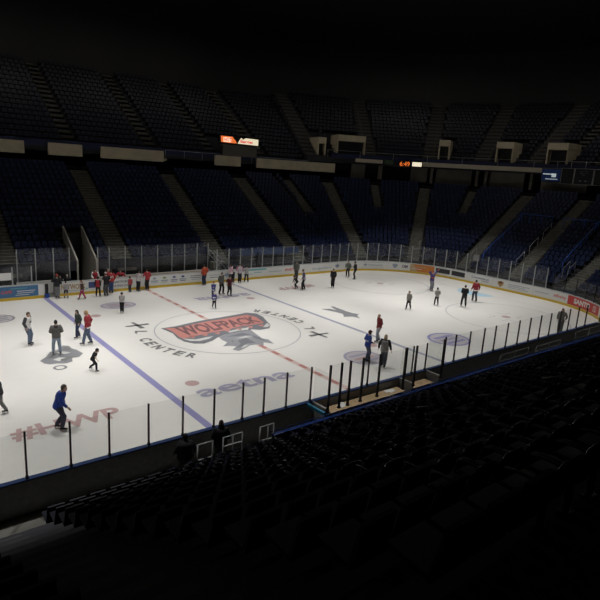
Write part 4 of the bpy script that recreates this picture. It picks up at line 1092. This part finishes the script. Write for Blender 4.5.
P(-9.45, -2.97, 1.2, -38, 'small child all in black with helmet leaning into a skating stride', BLK, BLK, lean=26, crouch=.08, legs=((-.16,-.34,.06),(.12,.22,0)), arms=((-.35,-.3,-.75),(.45,.55,-.5)), sleeves=.5, top_name='shirt', headwear=('helmet', (.015,.015,.017)))
P(-12.52, -8.37, 1.88, -35, 'man in royal blue sweater and dark jeans skating over the hashtag lettering', (.015,.05,.30), (.05,.055,.09), (.10,.085,.07), lean=17, crouch=.05, legs=((-.1,-.16,0),(.1,.10,0)), arms=((.02,.05,-.95),(.10,.52,-.68)), top_name='sweater', bulk=1.14)
P(-14.08, -5.75, 1.55, 170, 'dark-jacketed skater half cut off beside the hashtag lettering', DGREY, GREY, (.03,.025,.02), legs=STRIDE, lean=8)
P(-4.34, 6.66, 1.36, -112, 'helmeted child in black and white top standing near the far red dots', (.5,.5,.5), BLK, headwear=('helmet', (.02,.02,.025)), top_name='jersey', arms=FOLD, stripe=BLK, hem=BLK, sleeve_col=(.35,.35,.36))
P(-6.92, 12.35, 1.74, 60, 'person in black coat and red knit hat at the open gate', BLK, (.22,.22,.23), headwear=('knit', (.40,.06,.04)), arms=((-.2,.45,-.5),(.15,.2,-.8)))
P(-6.35, 12.2, 1.22, 95, 'small child in grey sweatshirt and dark shorts beside the black coat', (.35,.34,.34), (.03,.03,.05), legs_len=.5, top_name='sweatshirt', legs=WIDE)
P(-5.45, 11.45, 1.34, 175, 'child in pink trousers and brown top with pale scarf', (.10,.055,.045), (.45,.03,.16), (.18,.08,.05), hairstyle='long', extras=[('scarf', (.6,.6,.62))], legs=STRIDE, arms=OUT)
P(-4.2, 11.75, 1.45, 60, 'child in black and red jersey beside the man in black t-shirt', RED, BLK, sleeve_col=BLK, top_name='jersey', legs=WIDE, headwear=('helmet', BLK))
P(-3.6, 11.7, 1.78, 100, 'man in black t-shirt and grey trousers with pale cap by the boards', BLK, (.10,.10,.11), headwear=('cap', (.5,.5,.5)), sleeves=.5, top_name='shirt', arms=((-.25,.25,-.75),(.2,.3,-.7)), bulk=1.1)
P(-2.95, 12.45, 1.78, 85, 'tall person in red numbered jersey and blue jeans at the far boards', (.36,.03,.035), (.05,.09,.22), top_name='jersey', extras=[('number', '16')], bulk=1.15, arms=((-.15,.2,-.85),(.15,.2,-.85)))
P(-1.55, 12.2, 1.2, 100, 'child in red jersey at the boards left of the leaning grey hoodie', (.35,.05,.06), DGREY, top_name='jersey', headwear=('helmet', BLK))
P(-.85, 12.25, 1.62, 45, 'person in pale grey hoodie leaning on the boards near the center line', (.42,.38,.39), BLK, lean=18, arms=((-.1,.65,-.45),(.1,.65,-.45)), legs=((-.1,-.1,0),(.1,-.2,0)), extras=[('hood', (.4,.36,.37))])
P(-.05, 12.4, 1.68, 100, 'person in red shirt and black trousers at the far end of center line', (.32,.025,.032), BLK, top_name='shirt', arms=((-.3,.4,-.5),(.1,.2,-.85)), bulk=1.05)
P(5.04, 12.3, 1.76, 95, 'person in orange-red jacket and navy jeans at the far boards', (.45,.07,.03), NAVY, bulk=1.1, arms=((-.1,.15,-.9),(.2,.2,-.8)))
P(3.28, 7.68, 1.32, -120, 'taller of two children in blue and white jerseys', (.07,.08,.28), (.05,.05,.10), (.12,.07,.05), top_name='jersey', hem=WHT, stripe=WHT, arms=FOLD)
P(1.87, 5.1, 1.18, -105, 'small child in white helmet and blue and white jersey', (.06,.07,.26), (.02,.02,.03), headwear=('helmet', (.68,.68,.68)), top_name='jersey', hem=WHT, stripe=WHT, legs=STRIDE2)
P(4.62, 8.77, 1.76, -80, 'person in olive-grey jacket standing beside the maroon shirt', (.13,.13,.115), BLK, (.08,.06,.05), legs=WIDE)
P(4.95, 8.05, 1.58, -100, 'person in maroon shirt and black trousers left of the far lettering', (.11,.02,.025), BLK, (.05,.03,.02), sleeves=.5, top_name='shirt', legs=((-.1,.12,0),(.1,-.14,.02)), arms=OUT)
P(7.7, 12.3, 1.66, 120, 'person in pink and white top at the boards next to black bin', (.55,.36,.42), DGREY, (.06,.03,.03), hem=WHT, arms=FRONT, hairstyle='long')
P(8.45, 12.05, 1.66, -110, 'person in white and pink jacket facing the ice beside black bin', (.56,.48,.52), BLK, (.05,.03,.025), sleeve_col=(.45,.2,.28), arms=((-.25,.2,-.7),(.2,.3,-.6)), hairstyle='ponytail')
P(9.15, 12.0, 1.5, 60, 'person in pale grey top and black trousers right of the pink group', (.38,.38,.38), BLK, (.03,.025,.02), arms=FOLD, legs=WIDE, top_name='sweatshirt')
P(11.71, 7.99, 1.28, 165, 'child in black bending forward with one arm reaching down', BLK, BLK, lean=32, crouch=.1, arms=((-.1,.45,-.8),(.25,.3,-.8)), legs=((-.14,.15,0),(.14,-.25,0)), headwear=('helmet', (.03,.03,.03)))
P(12.04, 7.42, 1.78, 150, 'person in lilac-white top and black trousers beside the bending child', (.46,.42,.52), BLK, (.05,.035,.03), lean=8, top_name='shirt', sleeve_col=(.10,.09,.14), arms=((.0,.3,-.85),(.1,.1,-.92)), legs=((-.14,.1,0),(.14,-.15,0)))
P(14.3, 11.3, 1.75, -120, 'person in olive-grey coat by the far boards behind the lilac top', (.12,.125,.11), DGREY, (.08,.07,.06), headwear=('knit', (.12,.12,.115)))
P(15.13, 7.01, 1.72, -150, 'person dressed all in black standing alone in front of the script advert', BLK, BLK, (.03,.02,.02), arms=((-.05,.2,-.9),(.05,.2,-.9)), shoes=(.2,.2,.2))
P(20.2, 10.4, 1.58, 200, 'person in grey-green top beside the black-clad skater by the corner', (.14,.16,.13), BLK, (.12,.09,.06), arms=OUT, legs=WIDE, hairstyle='long')
P(19.97, 9.17, 1.74, 140, 'black-clad skater with arms folded near the far corner boards', (.012,.012,.012), (.02,.022,.018), (.02,.015,.015), arms=FOLD, lean=6)
P(15.44, -1.57, 1.42, 190, 'child in grey hoodie striding left of the right faceoff circle', (.23,.22,.20), BLK, (.03,.02,.02), legs=STRIDE, lean=8, extras=[('hood', (.2,.19,.18))], top_name='hoodie')
P(18.78, -1.7, 1.42, 60, 'child in grey hoodie standing straight behind the faceoff circle', (.26,.25,.235), BLK, (.02,.018,.016), legs=WIDE, arms=POCK, extras=[('hood', (.22,.21,.20))], top_name='hoodie')
P(23.15, 2.28, 1.82, -110, 'person in purple jersey and grey jeans with both arms raised', (.07,.05,.16), (.20,.20,.23), (.03,.02,.02), arms=((-.45,.2,.75),(.15,.45,.5)), extras=[('gloves', (.50,.10,.03))], top_name='jersey', stripe=(.35,.08,.06), shoes=(.08,.07,.07))
P(20.56, -3.07, 1.78, 40, 'person all in black on the edge of the right faceoff circle', BLK, (.02,.02,.024), (.02,.016,.015), arms=FRONT, legs=WIDE, bulk=1.08)
P(23.32, -2.24, 1.84, 60, 'person in dark red jersey with white hem by the blue goal crease', (.30,.025,.04), (.04,.045,.07), (.03,.02,.018), hem=WHT, top_name='jersey', arms=OUT, bulk=1.1, legs=((-.1,.1,0),(.1,-.14,0)))
P(6.9, -6.4, 1.76, 160, 'bald man in maroon sweater and light jeans near the right blue line', (.20,.025,.03), (.28,.32,.38), (.25,.17,.12), hairstyle='bald', top_name='sweater', legs=((-.12,.12,0),(.12,-.14,0)), arms=((-.08,.12,-.93),(.1,.0,-.95)), bulk=1.05)
P(3.59, -8.72, 1.78, -20, 'man in blue and white team jacket and dark jeans facing the near bench', (.02,.05,.26), (.06,.075,.12), (.05,.03,.02), headwear=('cap', (.12,.03,.03)), sleeve_col=(.025,.06,.28), stripe=(.35,.38,.5), arms=POCK, bulk=1.12)
P(3.75, -9.8, 1.80, 30, 'blond person in grey vest over black sleeves seen from behind', BLK, (.07,.075,.10), (.38,.29,.17), hairstyle='long', extras=[('vest', (.22,.215,.21))], arms=OUT, top_name='shirt', legs=((-.09,.1,0),(.09,-.12,0)))
P(20.21, -11.34, 1.82, 200, 'brown-haired person in grey hoodie close to the near boards under the red advert', (.20,.185,.18), (.075,.075,.08), (.07,.05,.035), hairstyle='long', bulk=.95, top_name='hoodie', extras=[('hood', (.11,.10,.10))], arms=((-.15,.3,-.75),(.12,.15,-.9)))
# people off the ice
OFF = 'people off the ice'
P(-3.75, 13.62, 1.78, -110, 'red and white jersey player standing behind the boards next to tunnel', (.40,.03,.045), BLK, top_name='jersey', sleeve_col=WHT, skates=False, arms=FRONT, bulk=1.15, group=OFF)
P(-1.75, 13.62, 1.60, -120, 'person in red jersey leaning over the boards from the player bench', (.42,.03,.05), BLK, top_name='jersey', stripe=WHT, lean=14, arms=((-.2,.62,-.25),(.2,.62,-.25)), skates=False, bulk=1.1, group=OFF)
P(-2.75, 13.62, 1.72, -100, 'pale-haired person in red top behind the numbered jersey', (.36,.04,.05), BLK, (.4,.36,.3), skates=False, group=OFF)
P(-5.85, 13.6, 1.5, -110, 'dark-coated person behind the boards by the NETWORK advert', (.015,.015,.018), BLK, (.3,.28,.26), skates=False, arms=FRONT, bulk=1.2, group=OFF)
P(-6.35, 13.66, 1.40, -110, 'shorter dark-coated person behind the boards next to the gate', (.014,.014,.016), BLK, (.02,.02,.02), skates=False, arms=FRONT, bulk=1.2, group=OFF)
P(11.6, 13.9, 1.75, -100, 'dark figure standing behind the far glass under the blue band', (.01,.01,.012), BLK, (.02,.015,.012), skin='dark', skates=False, z=.6, group=OFF)
P(-10.2, -14.0, 1.66, 70, 'dark silhouette in bulky coat standing in the near walkway, farther from the blue rail', (.006,.006,.008), BLK, (.01,.008,.007), skin='dark', skates=False, bulk=1.6, arms=((-.3,.2,-.8),(.3,.2,-.8)), group=OFF)
P(-8.85, -13.95, 1.76, 60, 'dark long-haired silhouette standing between the white pipe railings', (.006,.006,.007), BLK, (.015,.010,.008), skin='dark', skates=False, hairstyle='long', bulk=1.25, arms=POCK, group=OFF)
bn = empty('waste_bin', (8.05, 12.66, 0)); tag(bn, 'black bin standing on the ice between the pink tops', 'bin')
mb = MB(); mb.tube([(0,0,0),(0,0,.5),(0,0,.85)], [.19,.22,.23], 16); mb.build('bin_body', 'black', bn)
mb = MB(); mb.tube([(0,0,.85),(0,0,.89),(0,0,.93)], [.245,.245,.12], 16); mb.build('lid', 'post_black', bn)

# ------------------------------------------------------------------ light
SC.world = bpy.data.worlds.new('world'); SC.world.use_nodes = True
SC.world.node_tree.nodes['Background'].inputs[0].default_value = (.5, .55, .65, 1)
SC.world.node_tree.nodes['Background'].inputs[1].default_value = .004
def lamp(kind, name, loc, energy, col, **kw):
    l = bpy.data.lights.new(name, kind); l.energy = energy; l.color = col
    for a, b in kw.items(): setattr(l, a, b)
    o = bpy.data.objects.new(name, l); COL.objects.link(o); o.location = loc; return o
for x in (-27, -18, -9, 0, 9, 18, 25.5):
    for y in (-5.5, 5.5):
        lamp('SPOT', 'rink_light', (x, y, 24.), 5900 if x < -5 else (5450 if x < 5 else 5000), (1., .99, .968), spot_size=math.radians(64), spot_blend=.5, shadow_soft_size=.45)
# weak fill lamps added to brighten the far stands
for s_ in (8, 20, 32, 44, 51, 58, 66):
    p = PT(s_, 13, 26.5)
    lamp('AREA', 'stand_fill', p, 150, (1., .93, .82), shape='DISK', size=3.)
for x in (-16, -4, 8, 20):
    lamp('AREA', 'stand_fill', (x, -10, 26.5), 34, (1., .95, .86), shape='DISK', size=.5)  # added fill lamps, mainly to draw glints from the near seat tops
cam = bpy.data.cameras.new('camera'); cam.sensor_width = 36; cam.lens = FPX*36/600; cam.clip_end = 500
co = bpy.data.objects.new('camera', cam); COL.objects.link(co)
mw = Matrix((rv, uv, -fwv)).transposed().to_4x4(); mw.translation = CAM
co.matrix_world = mw
SC.camera = co
SC.view_settings.view_transform = 'Standard'; SC.view_settings.look = 'None'; SC.view_settings.exposure = 0
SC.cycles.use_denoising = True
SC.cycles.max_bounces = 8; SC.cycles.transparent_max_bounces = 24; SC.cycles.sample_clamp_indirect = 4
